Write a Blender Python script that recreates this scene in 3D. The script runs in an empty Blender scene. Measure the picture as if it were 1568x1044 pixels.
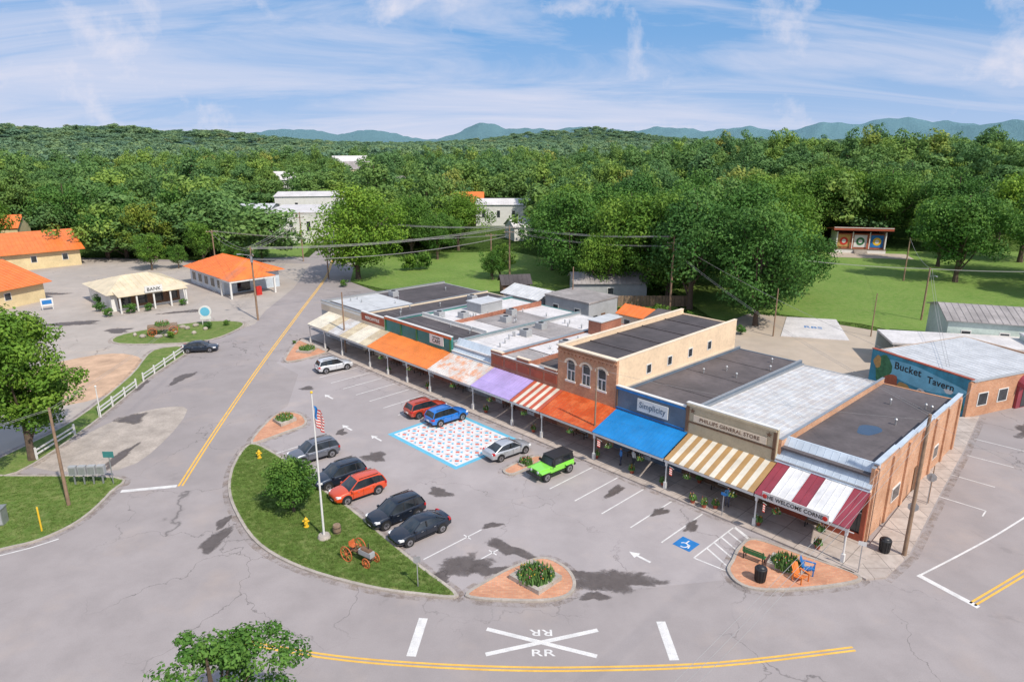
import bpy, bmesh, math, random
import numpy as np
from mathutils import Vector, Matrix
random.seed(7)
R=math.radians
scene=bpy.context.scene
COL=scene.collection

# ------------------------------------------------------------------ materials
MATS={}
def newmat(name):
    m=bpy.data.materials.new(name); m.use_nodes=True
    nt=m.node_tree; b=nt.nodes['Principled BSDF']
    MATS[name]=m
    return m,nt,b
def L(nt,a,b): nt.links.new(a,b)
def noise(nt,vec,scale,detail=4,rough=.55,dist=0):
    n=nt.nodes.new('ShaderNodeTexNoise'); n.inputs['Scale'].default_value=scale
    n.inputs['Detail'].default_value=detail; n.inputs['Roughness'].default_value=rough
    n.inputs['Distortion'].default_value=dist
    if vec: L(nt,vec,n.inputs['Vector'])
    return n.outputs['Fac']
def ramp(nt,fac,stops):
    r=nt.nodes.new('ShaderNodeValToRGB'); L(nt,fac,r.inputs[0])
    e=r.color_ramp.elements
    while len(e)<len(stops): e.new(.5)
    for i,(p,c) in enumerate(stops):
        e[i].position=p; e[i].color=(c,c,c,1) if not hasattr(c,'__len__') else (*c,1)
    return r.outputs[0]
def mix(nt,fac,a,b,mode='MIX'):
    m=nt.nodes.new('ShaderNodeMix'); m.data_type='RGBA'; m.blend_type=mode
    for s,v in ((m.inputs[0],fac),(m.inputs[6],a),(m.inputs[7],b)):
        if hasattr(v,'is_output'): L(nt,v,s)
        elif hasattr(v,'__len__'): s.default_value=(*v,1)
        else: s.default_value=v if s==m.inputs[0] else (v,v,v,1)
    return m.outputs[2]
def mth(nt,op,a,b=None,c=None):
    m=nt.nodes.new('ShaderNodeMath'); m.operation=op
    for i,v in enumerate((a,b,c)):
        if v is None: continue
        if hasattr(v,'is_output'): L(nt,v,m.inputs[i])
        else: m.inputs[i].default_value=v
    return m.outputs[0]
def objc(nt):
    return nt.nodes.new('ShaderNodeTexCoord').outputs['Object']
def bump(nt,b,h,strength=.3,dist=.05):
    n=nt.nodes.new('ShaderNodeBump'); n.inputs['Strength'].default_value=strength
    n.inputs['Distance'].default_value=dist
    L(nt,h,n.inputs['Height']); L(nt,n.outputs[0],b.inputs['Normal'])
def alphaout(nt,b,fac):
    o=[n for n in nt.nodes if n.type=='OUTPUT_MATERIAL'][0]
    t=nt.nodes.new('ShaderNodeBsdfTransparent'); mx=nt.nodes.new('ShaderNodeMixShader')
    L(nt,fac,mx.inputs[0]); L(nt,t.outputs[0],mx.inputs[1]); L(nt,b.outputs[0],mx.inputs[2]); L(nt,mx.outputs[0],o.inputs[0])
def pm(name,c,var=.25,scale=1.2,rough=.7,metal=0,bmp=.15,dirt=.35,coat=0):
    m,nt,b=newmat(name); v=objc(nt)
    n1=noise(nt,v,scale,6,.6); n2=noise(nt,v,scale*9,3,.6)
    d=tuple(x*(1-var) for x in c); l=tuple(min(1,x*(1+var*.6)) for x in c)
    base=ramp(nt,n1,[(.3,d),(.7,l)])
    base=mix(nt,mth(nt,'MULTIPLY',ramp(nt,n2,[(.45,0.),(.75,1.)]),dirt),base,tuple(x*.55 for x in c))
    L(nt,base,b.inputs['Base Color'])
    b.inputs['Roughness'].default_value=rough; b.inputs['Metallic'].default_value=metal
    if coat: b.inputs['Coat Weight'].default_value=coat; b.inputs['Coat Roughness'].default_value=.04
    if bmp: bump(nt,b,n2,bmp,.02)
    return m
def brickmat(name,c1,c2,mortar,sc=1.0,flat=False,rough=.85):
    m,nt,b=newmat(name); v=objc(nt)
    s=nt.nodes.new('ShaderNodeSeparateXYZ'); L(nt,v,s.inputs[0])
    cb=nt.nodes.new('ShaderNodeCombineXYZ')
    if flat:
        L(nt,s.outputs[0],cb.inputs[0]); L(nt,s.outputs[1],cb.inputs[1])
    else:
        L(nt,mth(nt,'ADD',s.outputs[0],s.outputs[1]),cb.inputs[0]); L(nt,s.outputs[2],cb.inputs[1])
    t=nt.nodes.new('ShaderNodeTexBrick'); L(nt,cb.outputs[0],t.inputs['Vector'])
    t.inputs['Scale'].default_value=1/sc
    t.inputs['Brick Width'].default_value=.24; t.inputs['Row Height'].default_value=.085
    t.inputs['Mortar Size'].default_value=.008; t.inputs['Mortar'].default_value=(*mortar,1)
    t.inputs['Color1'].default_value=(*c1,1); t.inputs['Color2'].default_value=(*c2,1)
    n1=noise(nt,v,.5,6,.6)
    col=mix(nt,ramp(nt,n1,[(.35,0.),(.7,.55)]),t.outputs[0],tuple(x*.5 for x in c1))
    n2=noise(nt,v,2.5,5,.7)
    col=mix(nt,ramp(nt,n2,[(.55,0.),(.8,.5)]),col,tuple(min(1,x*1.5+.05) for x in c2))
    L(nt,col,b.inputs['Base Color']); b.inputs['Roughness'].default_value=rough
    bump(nt,b,t.outputs['Fac'],-.25,.01)
    return m
def asphalt(name,base,crack=True,stain=.5):
    m,nt,b=newmat(name); v=objc(nt)
    n0=noise(nt,v,.045,3,.5,.6); n1=noise(nt,v,.35,7,.62); n2=noise(nt,v,14,3,.7)
    c=ramp(nt,n1,[(.25,tuple(x*.84 for x in base)),(.55,base),(.8,tuple(x*1.1 for x in base))])
    c=mix(nt,ramp(nt,n0,[(.42,0.),(.6,.38)]),c,tuple(x*.74 for x in base))
    c=mix(nt,ramp(nt,n2,[(.4,.0),(.75,.25)]),c,tuple(x*.5 for x in base))
    n3=noise(nt,v,.16,8,.68,1.0)
    c=mix(nt,mth(nt,'MULTIPLY',ramp(nt,n3,[(.63,0.),(.74,1.)]),stain),c,tuple(x*.5 for x in base))
    n6=noise(nt,v,.22,6,.6)
    c=mix(nt,ramp(nt,n6,[(.55,0.),(.72,.35)]),c,(base[0]*1.22,base[1]*1.12,base[2]*1.0))
    if crack:
        vo=nt.nodes.new('ShaderNodeTexVoronoi'); vo.feature='DISTANCE_TO_EDGE'; vo.inputs['Scale'].default_value=.13
        nn=nt.nodes.new('ShaderNodeTexNoise'); nn.inputs['Scale'].default_value=.5; nn.inputs['Detail'].default_value=6
        L(nt,v,nn.inputs['Vector'])
        va=nt.nodes.new('ShaderNodeVectorMath'); va.operation='MULTIPLY_ADD'
        L(nt,nn.outputs['Color'],va.inputs[0]); va.inputs[1].default_value=(4,4,0); L(nt,v,va.inputs[2])
        L(nt,va.outputs[0],vo.inputs['Vector'])
        cf=ramp(nt,vo.outputs['Distance'],[(0.0,.7),(.005,0.)])
        n5=noise(nt,v,.07,2,.5)
        cf=mth(nt,'MULTIPLY',cf,ramp(nt,n5,[(.45,0.),(.55,1.)]))
        c=mix(nt,cf,c,tuple(x*.25 for x in base))
    L(nt,c,b.inputs['Base Color']); b.inputs['Roughness'].default_value=.85
    b.inputs['Specular IOR Level'].default_value=.25
    bump(nt,b,n2,.25,.01)
    return m
A=asphalt('asphalt',(.345,.307,.30))
ALOT=asphalt('old_asphalt',(.43,.38,.34),stain=.7)
PARK=asphalt('parking_asphalt',(.385,.345,.342),stain=.6)
GRAVEL=asphalt('gravel',(.48,.40,.32),crack=False,stain=.3)
DIRT=pm('dirt',(.54,.36,.24),.3,.5,.95)
def grassmat(name,c1,c2,c3,sc=1.0):
    m,nt,b=newmat(name); v=objc(nt)
    n1=noise(nt,v,.12*sc,6,.6); n2=noise(nt,v,1.1*sc,7,.75); n3=noise(nt,v,9*sc,3,.8)
    c=ramp(nt,n1,[(.3,c1),(.7,c2)])
    c=mix(nt,ramp(nt,n2,[(.42,0.),(.66,.8)]),c,c3)
    c=mix(nt,ramp(nt,n3,[(.40,0.),(.7,.7)]),c,tuple(x*.42 for x in c1))
    L(nt,c,b.inputs['Base Color']); b.inputs['Roughness'].default_value=.9
    b.inputs['Specular IOR Level'].default_value=.15
    bump(nt,b,n3,.7,.08)
    return m
GRASS=grassmat('grass',(.10,.175,.035),(.17,.255,.055),(.28,.29,.11))
LAWN=grassmat('lawn',(.12,.235,.04),(.20,.315,.065),(.28,.33,.11))
CONC=pm('concrete',(.42,.37,.32),.25,.9,.85,dirt=.6)
CONCD=pm('worn_concrete',(.43,.37,.32),.3,.6,.9,dirt=.6)
def gritm():
    m,nt,b=newmat('kerb_grit'); v=objc(nt); n=noise(nt,v,1.3,7,.75); n2=noise(nt,v,.35,3)
    L(nt,ramp(nt,n2,[(.35,(.20,.15,.12)),(.7,(.33,.25,.19))]),b.inputs['Base Color']); b.inputs['Roughness'].default_value=.95
    alphaout(nt,b,ramp(nt,n,[(.45,0.),(.68,.6)])); return m
GRIT=gritm()
def walkmat():
    m,nt,b=newmat('sidewalk'); v=objc(nt)
    t=nt.nodes.new('ShaderNodeTexBrick'); L(nt,v,t.inputs['Vector']); t.offset=0
    t.inputs['Scale'].default_value=1; t.inputs['Brick Width'].default_value=1.6; t.inputs['Row Height'].default_value=1.6
    t.inputs['Mortar Size'].default_value=.02; t.inputs['Color1'].default_value=(.50,.43,.38,1); t.inputs['Color2'].default_value=(.42,.36,.32,1)
    t.inputs['Mortar'].default_value=(.14,.12,.11,1)
    n=noise(nt,v,1.1,7,.65); c=mix(nt,ramp(nt,n,[(.45,0.),(.72,.6)]),t.outputs[0],(.24,.195,.165))
    L(nt,c,b.inputs['Base Color']); b.inputs['Roughness'].default_value=.85; return m
WALK=walkmat()
BRICK=brickmat('orange_brick',(.50,.21,.10),(.62,.31,.16),(.5,.42,.34))
BRICKR=brickmat('red_brick',(.34,.11,.06),(.44,.16,.09),(.34,.25,.2))
BRICKT=brickmat('tan_brick',(.56,.25,.12),(.66,.36,.20),(.55,.48,.4))
PAVE=brickmat('brick_paving',(.58,.24,.13),(.68,.34,.19),(.42,.32,.25),1.6,True)
WHITE=pm('white_paint',(.70,.69,.66),.1,1,.55,dirt=.25)
WHITEM=pm('white_roof_membrane',(.64,.61,.60),.2,.35,.7,dirt=.5)
LINEW=pm('road_paint_white',(.70,.68,.66),.2,1.5,.75,dirt=.6)
LINEY=pm('road_paint_yellow',(.80,.46,.08),.2,1.5,.75,dirt=.5)
BLACK=pm('black_paint',(.02,.02,.022),.2,2,.45)
DROOF=pm('dark_roof',(.115,.098,.10),.4,.25,.85,dirt=.5)
DROOF2=pm('charcoal_roof',(.082,.070,.073),.45,.3,.85,dirt=.5)
GROOF=pm('grey_roof',(.34,.31,.30),.35,.35,.75,dirt=.6)
def ribbed(name,c,metal=.1,rough=.45,rust=None):
    m,nt,b=newmat(name); v=objc(nt)
    n1=noise(nt,v,.6,5,.6); base=ramp(nt,n1,[(.3,tuple(x*.8 for x in c)),(.7,tuple(min(1,x*1.1) for x in c))])
    n3=noise(nt,v,2.2,6,.75); base=mix(nt,ramp(nt,n3,[(.52,0.),(.8,.45)]),base,tuple(x*.5+.05 for x in c))
    if rust:
        n2=noise(nt,v,.9,7,.7); base=mix(nt,ramp(nt,n2,[(.45,0.),(.6,.85)]),base,rust)
    L(nt,base,b.inputs['Base Color']); b.inputs['Roughness'].default_value=rough; b.inputs['Metallic'].default_value=metal
    return m
GALV=ribbed('galvanised_metal',(.62,.62,.62),.15,.5,(.50,.45,.42))
PALEB=ribbed('pale_blue_metal',(.56,.63,.70))
GALVS=ribbed('silver_metal_roof',(.63,.63,.63),.15)
BLUE=ribbed('blue_metal',(.015,.23,.56))
ORED=ribbed('red_orange_metal',(.55,.09,.02),rust=(.64,.16,.05))
ORAN=ribbed('orange_metal',(.76,.23,.05))
OROOF=ribbed('orange_roof_metal',(.80,.20,.04))
RUST=ribbed('rusty_metal',(.66,.62,.58),rust=(.66,.30,.15))
PURP=ribbed('purple_metal',(.46,.36,.66))
BEIGE=ribbed('beige_metal',(.64,.56,.40),rust=(.46,.38,.27))
CREAMM=ribbed('cream_metal',(.72,.67,.56))
MAROON=ribbed('maroon_metal',(.30,.05,.07))
WHM=ribbed('white_metal',(.76,.75,.74))
TANM=ribbed('tan_metal',(.45,.27,.11))
CRM=ribbed('cream_awning',(.74,.68,.56))
REDM=ribbed('red_awning',(.54,.11,.055))
CREAM=pm('cream_stucco',(.78,.59,.40),.12,.4,.8)
CREAML=pm('pale_stucco',(.76,.64,.49),.12,.4,.8)
TAN=pm('tan_wood',(.52,.44,.30),.15,.6,.7)
YEL=pm('yellow_siding',(.66,.53,.30),.15,.5,.8)
TEAL=pm('teal_paint',(.045,.21,.20),.2,.7,.6)
NAVY=pm('slate_blue_paint',(.12,.16,.21),.2,.7,.6)
GREY=pm('grey_siding',(.37,.38,.39),.15,.6,.75)
MINT=pm('pale_green_siding',(.50,.59,.54),.12,.5,.75)
BRN=pm('brown_wood',(.17,.095,.055),.3,2,.8)
BRR=pm('brick_red_paint',(.36,.08,.04),.2,1,.6)
WOOD=pm('weathered_wood',(.26,.18,.12),.35,3,.9)
POLE=pm('utility_pole_wood',(.29,.19,.125),.3,2,.9)
STEEL=pm('galvanised_steel',(.45,.46,.47),.15,3,.45,.6)
WIREM=pm('weathered_wire',(.34,.33,.32),.1,3,.7)
RED=pm('red_paint',(.55,.03,.02),.15,2,.45)
YELP=pm('yellow_paint',(.80,.50,.03),.12,2,.5)
GRN=pm('green_paint',(.03,.16,.05),.2,2,.5)
BLU=pm('blue_paint',(.02,.18,.48),.2,2,.5)
CYAN=pm('mural_cyan',(.13,.45,.62),.12,1,.7)
MURB=pm('mural_blue_wall',(.06,.30,.42),.5,.5,.75,dirt=.5)
PINK=pm('mural_red',(.62,.16,.12),.15,1,.7)
MWHT=pm('mural_white',(.70,.67,.66),.12,1,.7)
SOIL=pm('mulch',(.08,.045,.03),.4,4,.95)
def glassm():
    m,nt,b=newmat('window_glass'); v=objc(nt); n=noise(nt,v,.7,2)
    L(nt,ramp(nt,n,[(.35,(.012,.016,.02)),(.7,(.05,.06,.07))]),b.inputs['Base Color'])
    b.inputs['Roughness'].default_value=.07; b.inputs['Specular IOR Level'].default_value=.8
    return m
GLASS=glassm()
def wet():
    m,nt,b=newmat('damp_asphalt'); v=objc(nt); n=noise(nt,v,1.5,6,.7)
    L(nt,ramp(nt,n,[(.3,(.09,.072,.065)),(.75,(.15,.125,.115))]),b.inputs['Base Color']); b.inputs['Roughness'].default_value=.55
    a=nt.nodes.new('ShaderNodeAttribute'); a.attribute_name='wet'; n2=noise(nt,v,1.0,8,.7,.5)
    f=mth(nt,'ADD',mth(nt,'MULTIPLY',a.outputs['Fac'],.62),mth(nt,'MULTIPLY',n2,.95))
    alphaout(nt,b,ramp(nt,f,[(.68,0.),(.78,.45),(.98,.9)])); return m
WET=wet()
def carpaint(name,c,metal=.35):
    m,nt,b=newmat(name); v=objc(nt); n=noise(nt,v,40,2)
    L(nt,ramp(nt,n,[(.3,tuple(x*.9 for x in c)),(.7,c)]),b.inputs['Base Color'])
    b.inputs['Metallic'].default_value=metal; b.inputs['Roughness'].default_value=.32
    b.inputs['Coat Weight'].default_value=1; b.inputs['Coat Roughness'].default_value=.05
    return m
RUB=pm('tyre_rubber',(.018,.018,.018),.2,4,.85)
RIM=pm('alloy_rim',(.5,.5,.52),.1,6,.3,.9,0)
LAMPW=pm('headlamp',(.8,.8,.8),.05,3,.1,0,0)
LAMPR=pm('tail_lamp',(.5,.01,.01),.05,3,.15,0,0)
def leafmat(name,dark,mid,light,transl=.22,haze=None,hz=0):
    m=bpy.data.materials.new(name); m.use_nodes=True; nt=m.node_tree; nt.nodes.clear()
    o=nt.nodes.new('ShaderNodeOutputMaterial'); d=nt.nodes.new('ShaderNodeBsdfPrincipled'); t=nt.nodes.new('ShaderNodeBsdfTranslucent')
    d.inputs['Roughness'].default_value=.6; d.inputs['Specular IOR Level'].default_value=.2
    a=nt.nodes.new('ShaderNodeAttribute'); a.attribute_name='tint'
    oi=nt.nodes.new('ShaderNodeObjectInfo')
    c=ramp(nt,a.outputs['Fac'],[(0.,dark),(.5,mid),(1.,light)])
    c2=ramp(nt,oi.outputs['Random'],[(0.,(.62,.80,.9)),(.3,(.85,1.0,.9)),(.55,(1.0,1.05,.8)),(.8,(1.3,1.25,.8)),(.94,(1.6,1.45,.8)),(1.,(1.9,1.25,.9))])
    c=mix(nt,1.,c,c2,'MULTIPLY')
    if haze: c=mix(nt,hz,c,haze)  # aerial haze painted into the leaf colour of mid and far trees
    L(nt,c,d.inputs['Base Color']); L(nt,c,t.inputs['Color'])
    mx=nt.nodes.new('ShaderNodeMixShader'); mx.inputs[0].default_value=transl
    L(nt,d.outputs[0],mx.inputs[1]); L(nt,t.outputs[0],mx.inputs[2]); L(nt,mx.outputs[0],o.inputs[0])
    return m
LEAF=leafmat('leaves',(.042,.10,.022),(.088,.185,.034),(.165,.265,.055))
LEAFM=leafmat('leaves_mid_hazed',(.075,.145,.036),(.14,.245,.056),(.24,.34,.09),.28,(.17,.25,.20),.12)
LEAFF=leafmat('leaves_far_hazed',(.085,.155,.06),(.145,.235,.08),(.21,.30,.11),.25,(.18,.28,.26),.36)
BARK=pm('bark',(.12,.085,.06),.35,3,.95,bmp=.4)

# ------------------------------------------------------------------ mesh helpers
class Ms:
    def __init__(s,name,parent=None,M=None,smooth=False):
        s.name=name;s.p=parent;s.M=M;s.v=[];s.f=[];s.mi=[];s.mats=[];s.smooth=smooth;s.bev=0
        ALLM.append(s)
    def m(s,mat):
        if mat not in s.mats: s.mats.append(mat)
        return s.mats.index(mat)
    def add(s,vs,fs,mat):
        o=len(s.v); s.v+=[tuple(v) for v in vs]
        mm=s.m(mat) if not isinstance(mat,list) else None
        for i,f in enumerate(fs):
            s.f.append(tuple(o+k for k in f)); s.mi.append(mm if mm is not None else s.m(mat[i]))
    def hexa(s,b,t,mat):
        s.add(list(b)+list(t),[(3,2,1,0),(4,5,6,7),(0,1,5,4),(1,2,6,5),(2,3,7,6),(3,0,4,7)],mat)
    def box(s,x0,x1,y0,y1,z0,z1,mat):
        x0,x1=min(x0,x1),max(x0,x1);y0,y1=min(y0,y1),max(y0,y1);z0,z1=min(z0,z1),max(z0,z1)
        s.hexa([(x0,y0,z0),(x1,y0,z0),(x1,y1,z0),(x0,y1,z0)],[(x0,y0,z1),(x1,y0,z1),(x1,y1,z1),(x0,y1,z1)],mat)
    def obox(s,c,ax,ay,hz,mat,z0):
        c=Vector(c[:2]);ax=Vector(ax[:2]);ay=Vector(ay[:2])
        b=[c-ax-ay,c+ax-ay,c+ax+ay,c-ax+ay]
        s.hexa([(p.x,p.y,z0) for p in b],[(p.x,p.y,z0+hz) for p in b],mat)
    def slab(s,q,t,mat):
        s.hexa([(a,b,c-t) for a,b,c in q],q,mat)
    def poly(s,pts,mat):
        s.add(pts,[tuple(range(len(pts)))],mat)
    def prism(s,pts,z0,z1,side,top=None):
        n=len(pts)
        s.add([(p[0],p[1],z0) for p in pts]+[(p[0],p[1],z1) for p in pts],[(i,(i+1)%n,n+(i+1)%n,n+i) for i in range(n)],side)
        s.add([(p[0],p[1],z1) for p in pts],[tuple(range(n))],top or side)
    def cyl(s,p0,p1,r0,r1,mat,n=8):
        p0=Vector(p0);p1=Vector(p1);d=(p1-p0).normalized()
        a=d.orthogonal().normalized();b=d.cross(a)
        vs=[]
        for p,r in ((p0,r0),(p1,r1)):
            for i in range(n):
                t=2*math.pi*i/n; vs.append(p+a*math.cos(t)*r+b*math.sin(t)*r)
        s.add(vs,[(i,(i+1)%n,n+(i+1)%n,n+i) for i in range(n)]+[tuple(range(n))[::-1],tuple(range(n,2*n))],mat)
    def ball(s,c,r,mat,nu=8,nv=6):
        if not hasattr(r,'__len__'): r=(r,r,r)
        vs=[];fs=[]
        for j in range(nv+1):
            ph=math.pi*j/nv
            for i in range(nu):
                t=2*math.pi*i/nu; vs.append((c[0]+r[0]*math.sin(ph)*math.cos(t),c[1]+r[1]*math.sin(ph)*math.sin(t),c[2]+r[2]*math.cos(ph)))
        for j in range(nv):
            for i in range(nu): fs.append((j*nu+i,j*nu+(i+1)%nu,(j+1)*nu+(i+1)%nu,(j+1)*nu+i))
        s.add(vs,fs,mat)
    def loft(s,secs,matf,caps=True):
        n=len(secs[0]);vs=[p for q in secs for p in q];fs=[];ms=[]
        for i in range(len(secs)-1):
            for j in range(n):
                fs.append((i*n+j,i*n+(j+1)%n,(i+1)*n+(j+1)%n,(i+1)*n+j)); ms.append(matf(i,j))
        if caps:
            fs.append(tuple(range(n))[::-1]);ms.append(matf(0,0)); fs.append(tuple(range(len(vs)-n,len(vs))));ms.append(matf(len(secs)-2,0))
        s.add(vs,fs,ms)
    def build(s):
        if not s.f: return
        me=bpy.data.meshes.new(s.name); me.from_pydata(s.v,[],s.f)
        for m in s.mats: me.materials.append(m)
        me.polygons.foreach_set('material_index',s.mi)
        bm=bmesh.new(); bm.from_mesh(me)
        if s.smooth: bmesh.ops.remove_doubles(bm,verts=bm.verts,dist=.00005)
        bmesh.ops.recalc_face_normals(bm,faces=bm.faces); bm.to_mesh(me); bm.free()
        if s.smooth:
            me.polygons.foreach_set('use_smooth',[True]*len(me.polygons)); me.set_sharp_from_angle(angle=R(38))
        ob=bpy.data.objects.new(s.name,me); COL.objects.link(ob)
        if s.p: ob.parent=s.p
        if s.M is not None: ob.matrix_local=s.M
        if s.bev:
            b=ob.modifiers.new('bevel','BEVEL'); b.width=s.bev; b.segments=2; b.limit_method='ANGLE'
        return ob
ALLM=[]
def grp(name,M=None):
    e=bpy.data.objects.new(name,None); COL.objects.link(e); e.empty_display_size=.5
    if M is not None: e.matrix_world=M
    return e
def TR(x,y,z=0,a=0): return Matrix.Translation((x,y,z))@Matrix.Rotation(R(a),4,'Z')
def text(body,size,parent,loc,rot,mat,ext=.01,name='lettering',sx=1,align='CENTER'):
    c=bpy.data.curves.new(name,'FONT'); c.body=body; c.size=size; c.extrude=ext; c.align_x=align; c.align_y='CENTER'
    c.materials.append(mat); c.space_character=1.05; c.offset=size*.012
    o=bpy.data.objects.new(name,c); COL.objects.link(o); o.parent=parent
    o.location=loc; o.rotation_euler=rot; o.scale=(sx,1,1)
    return o
def smooth(pts,n=4,closed=True):
    out=[];N=len(pts)
    for i in range(N if closed else N-1):
        if closed: p=[Vector((*pts[(i+k-1)%N][:2],0)) for k in range(4)]
        else: p=[Vector((*pts[min(max(i+k-1,0),N-1)][:2],0)) for k in range(4)]
        for j in range(n):
            t=j/n
            q=.5*((2*p[1])+(-p[0]+p[2])*t+(2*p[0]-5*p[1]+4*p[2]-p[3])*t*t+(-p[0]+3*p[1]-3*p[2]+p[3])*t**3)
            out.append((q.x,q.y))
    if not closed: out.append(tuple(pts[-1][:2]))
    return out
def area(p): return sum(p[i][0]*p[(i+1)%len(p)][1]-p[(i+1)%len(p)][0]*p[i][1] for i in range(len(p)))/2
def inset(p,d):
    if area(p)<0: p=p[::-1]
    N=len(p);o=[]
    for i in range(N):
        a=Vector(p[i-1]);b=Vector(p[i]);c=Vector(p[(i+1)%N])
        e1=(b-a).normalized();e2=(c-b).normalized()
        n=Vector((-e1.y-e2.y,e1.x+e2.x)); l=n.length
        if l<1e-4: n=Vector((-e1.y,e1.x)); l=1
        n/=l; k=max(.5,n.dot(Vector((-e1.y,e1.x))))
        o.append(tuple(b+n*d/k))
    return p,o
def strip(ms,pts,w,z,mat):
    n=len(pts);Lf=[];Rt=[]
    for i in range(n):
        a=Vector(pts[max(i-1,0)][:2]);b=Vector(pts[min(i+1,n-1)][:2]);d=(b-a).normalized();p=Vector(pts[i][:2])
        nn=Vector((-d.y,d.x))*w/2; Lf.append(p+nn);Rt.append(p-nn)
    for i in range(n-1):
        ms.add([(*Rt[i],z),(*Rt[i+1],z),(*Lf[i+1],z),(*Lf[i],z)],[(0,1,2,3)],mat)
GK=[0]
def island(name,pts,fill,kerb=CONC,w=.22,h=.14,fillname='fill'):
    g=grp(name); p,q=inset(pts,w)
    k=Ms('kerb',g); N=len(p)
    vs=[(a,b,0) for a,b in p]+[(a,b,h) for a,b in p]+[(a,b,h) for a,b in q]+[(a,b,h-.05) for a,b in q]
    fs=[]
    for i in range(N):
        j=(i+1)%N
        fs+= [(i,j,N+j,N+i),(N+i,N+j,2*N+j,2*N+i),(2*N+i,2*N+j,3*N+j,3*N+i)]
    k.add(vs,fs,kerb)
    f=Ms(fillname,g); f.poly([(a,b,h-.02) for a,b in q],fill)
    _,o=inset(p,-.45); GK[0]+=1; z=.0125+.0005*GK[0]
    d=Ms('gutter_grit',g)
    for i in range(N):
        j=(i+1)%N; d.add([(*p[i],z),(*p[j],z),(*o[j],z),(*o[i],z)],[(0,1,2,3)],GRIT)
    return g

# ------------------------------------------------------------------ frames
O=(22.7,40.5)
MS=Matrix.Translation((O[0],O[1],0))@Matrix.Rotation(math.atan2(-.716,.698),4,'Z')
def W(s,n): return (O[0]-.698*s+.716*n, O[1]+.716*s+.698*n)

# ------------------------------------------------------------------ terrain
def sst(a,b,x):
    t=np.clip((x-a)/(b-a),0,1); return t*t*(3-2*t)
HILLS=[(10,195,1700,80),(190,195,2000,95),(330,202,2100,90),(450,200,4300,70),(580,203,4300,60),(745,192,3800,46),(800,199,3800,95),(900,198,3300,100),(1010,199,4200,90),(1130,199,4300,90),(1245,189,4600,55),(1345,187,4800,90),(1420,190,4800,70),(1530,188,4300,90)]
def terr(x,y):
    x=np.asarray(x,float);y=np.asarray(y,float)
    r=np.hypot(x,y)
    z=sst(170,300,y)*sst(10,150,x)*11*(1-sst(330,620,r)*.95)
    for u,v,d,su in HILLS:
        az=math.atan((u-784)/1045); cx=d*math.sin(az); cy=d*math.cos(az)
        h=28+(214-v)/1045*math.hypot(cx,cy)*math.cos(az)-(14 if d<3200 else 2)
        sg=su/1045*d/math.cos(az)
        ta=(x-cx)*math.cos(az)-(y-cy)*math.sin(az); ra=(x-cx)*math.sin(az)+(y-cy)*math.cos(az)
        hh=h*np.exp(-(np.abs(ta)/sg)**1.7/1.3-(ra/(d*.16))**2)
        z=np.maximum(z,hh)
    z=z+sst(700,2000,r)*(4*np.sin(x/170+1)+4*np.sin(y/230+x/300))+sst(2500,3500,r)*(5*np.sin(x/61+y/90)+4*np.sin(x/29-y/70)+2.5*np.sin(x/13+2))
    return z
def ground():
    az=[];a=-180
    while a<180:
        az.append(a); a+= .3 if -46<=a<46 else 4
    az=np.radians(np.array(az)); rr=np.concatenate([[0.5,60,120],np.geomspace(150,9000,90)])
    X=np.outer(rr,np.sin(az));Y=np.outer(rr,np.cos(az));Z=terr(X,Y)-.04
    nr,na=X.shape
    vs=np.stack([X.ravel(),Y.ravel(),Z.ravel()],1).tolist()
    fs=[]
    for i in range(nr-1):
        for j in range(na):
            k=(j+1)%na; fs.append((i*na+j,(i+1)*na+j,(i+1)*na+k,i*na+k))
    fs.append(tuple(range(na)))
    me=bpy.data.meshes.new('ground'); me.from_pydata(vs,[],fs)
    me.polygons.foreach_set('use_smooth',[True]*len(fs))
    m,nt,b=newmat('terrain'); v=objc(nt)
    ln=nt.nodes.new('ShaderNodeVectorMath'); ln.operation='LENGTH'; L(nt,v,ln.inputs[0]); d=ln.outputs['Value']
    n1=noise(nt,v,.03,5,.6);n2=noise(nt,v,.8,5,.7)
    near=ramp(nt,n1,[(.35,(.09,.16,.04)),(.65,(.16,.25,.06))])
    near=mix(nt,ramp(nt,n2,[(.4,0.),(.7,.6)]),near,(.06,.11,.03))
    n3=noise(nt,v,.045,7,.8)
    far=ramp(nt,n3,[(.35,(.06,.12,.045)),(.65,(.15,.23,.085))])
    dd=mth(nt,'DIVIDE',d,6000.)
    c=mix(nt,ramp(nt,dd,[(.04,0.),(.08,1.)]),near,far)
    c=mix(nt,ramp(nt,dd,[(.2,0.),(.42,.68),(.9,.85)]),c,(.18,.33,.42))  # distance haze painted into the base colour, bluer farther out
    L(nt,c,b.inputs['Base Color']); b.inputs['Roughness'].default_value=1; b.inputs['Specular IOR Level'].default_value=0
    bump(nt,b,n3,1,16)
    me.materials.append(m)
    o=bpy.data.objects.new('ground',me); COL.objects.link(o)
ground()

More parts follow.
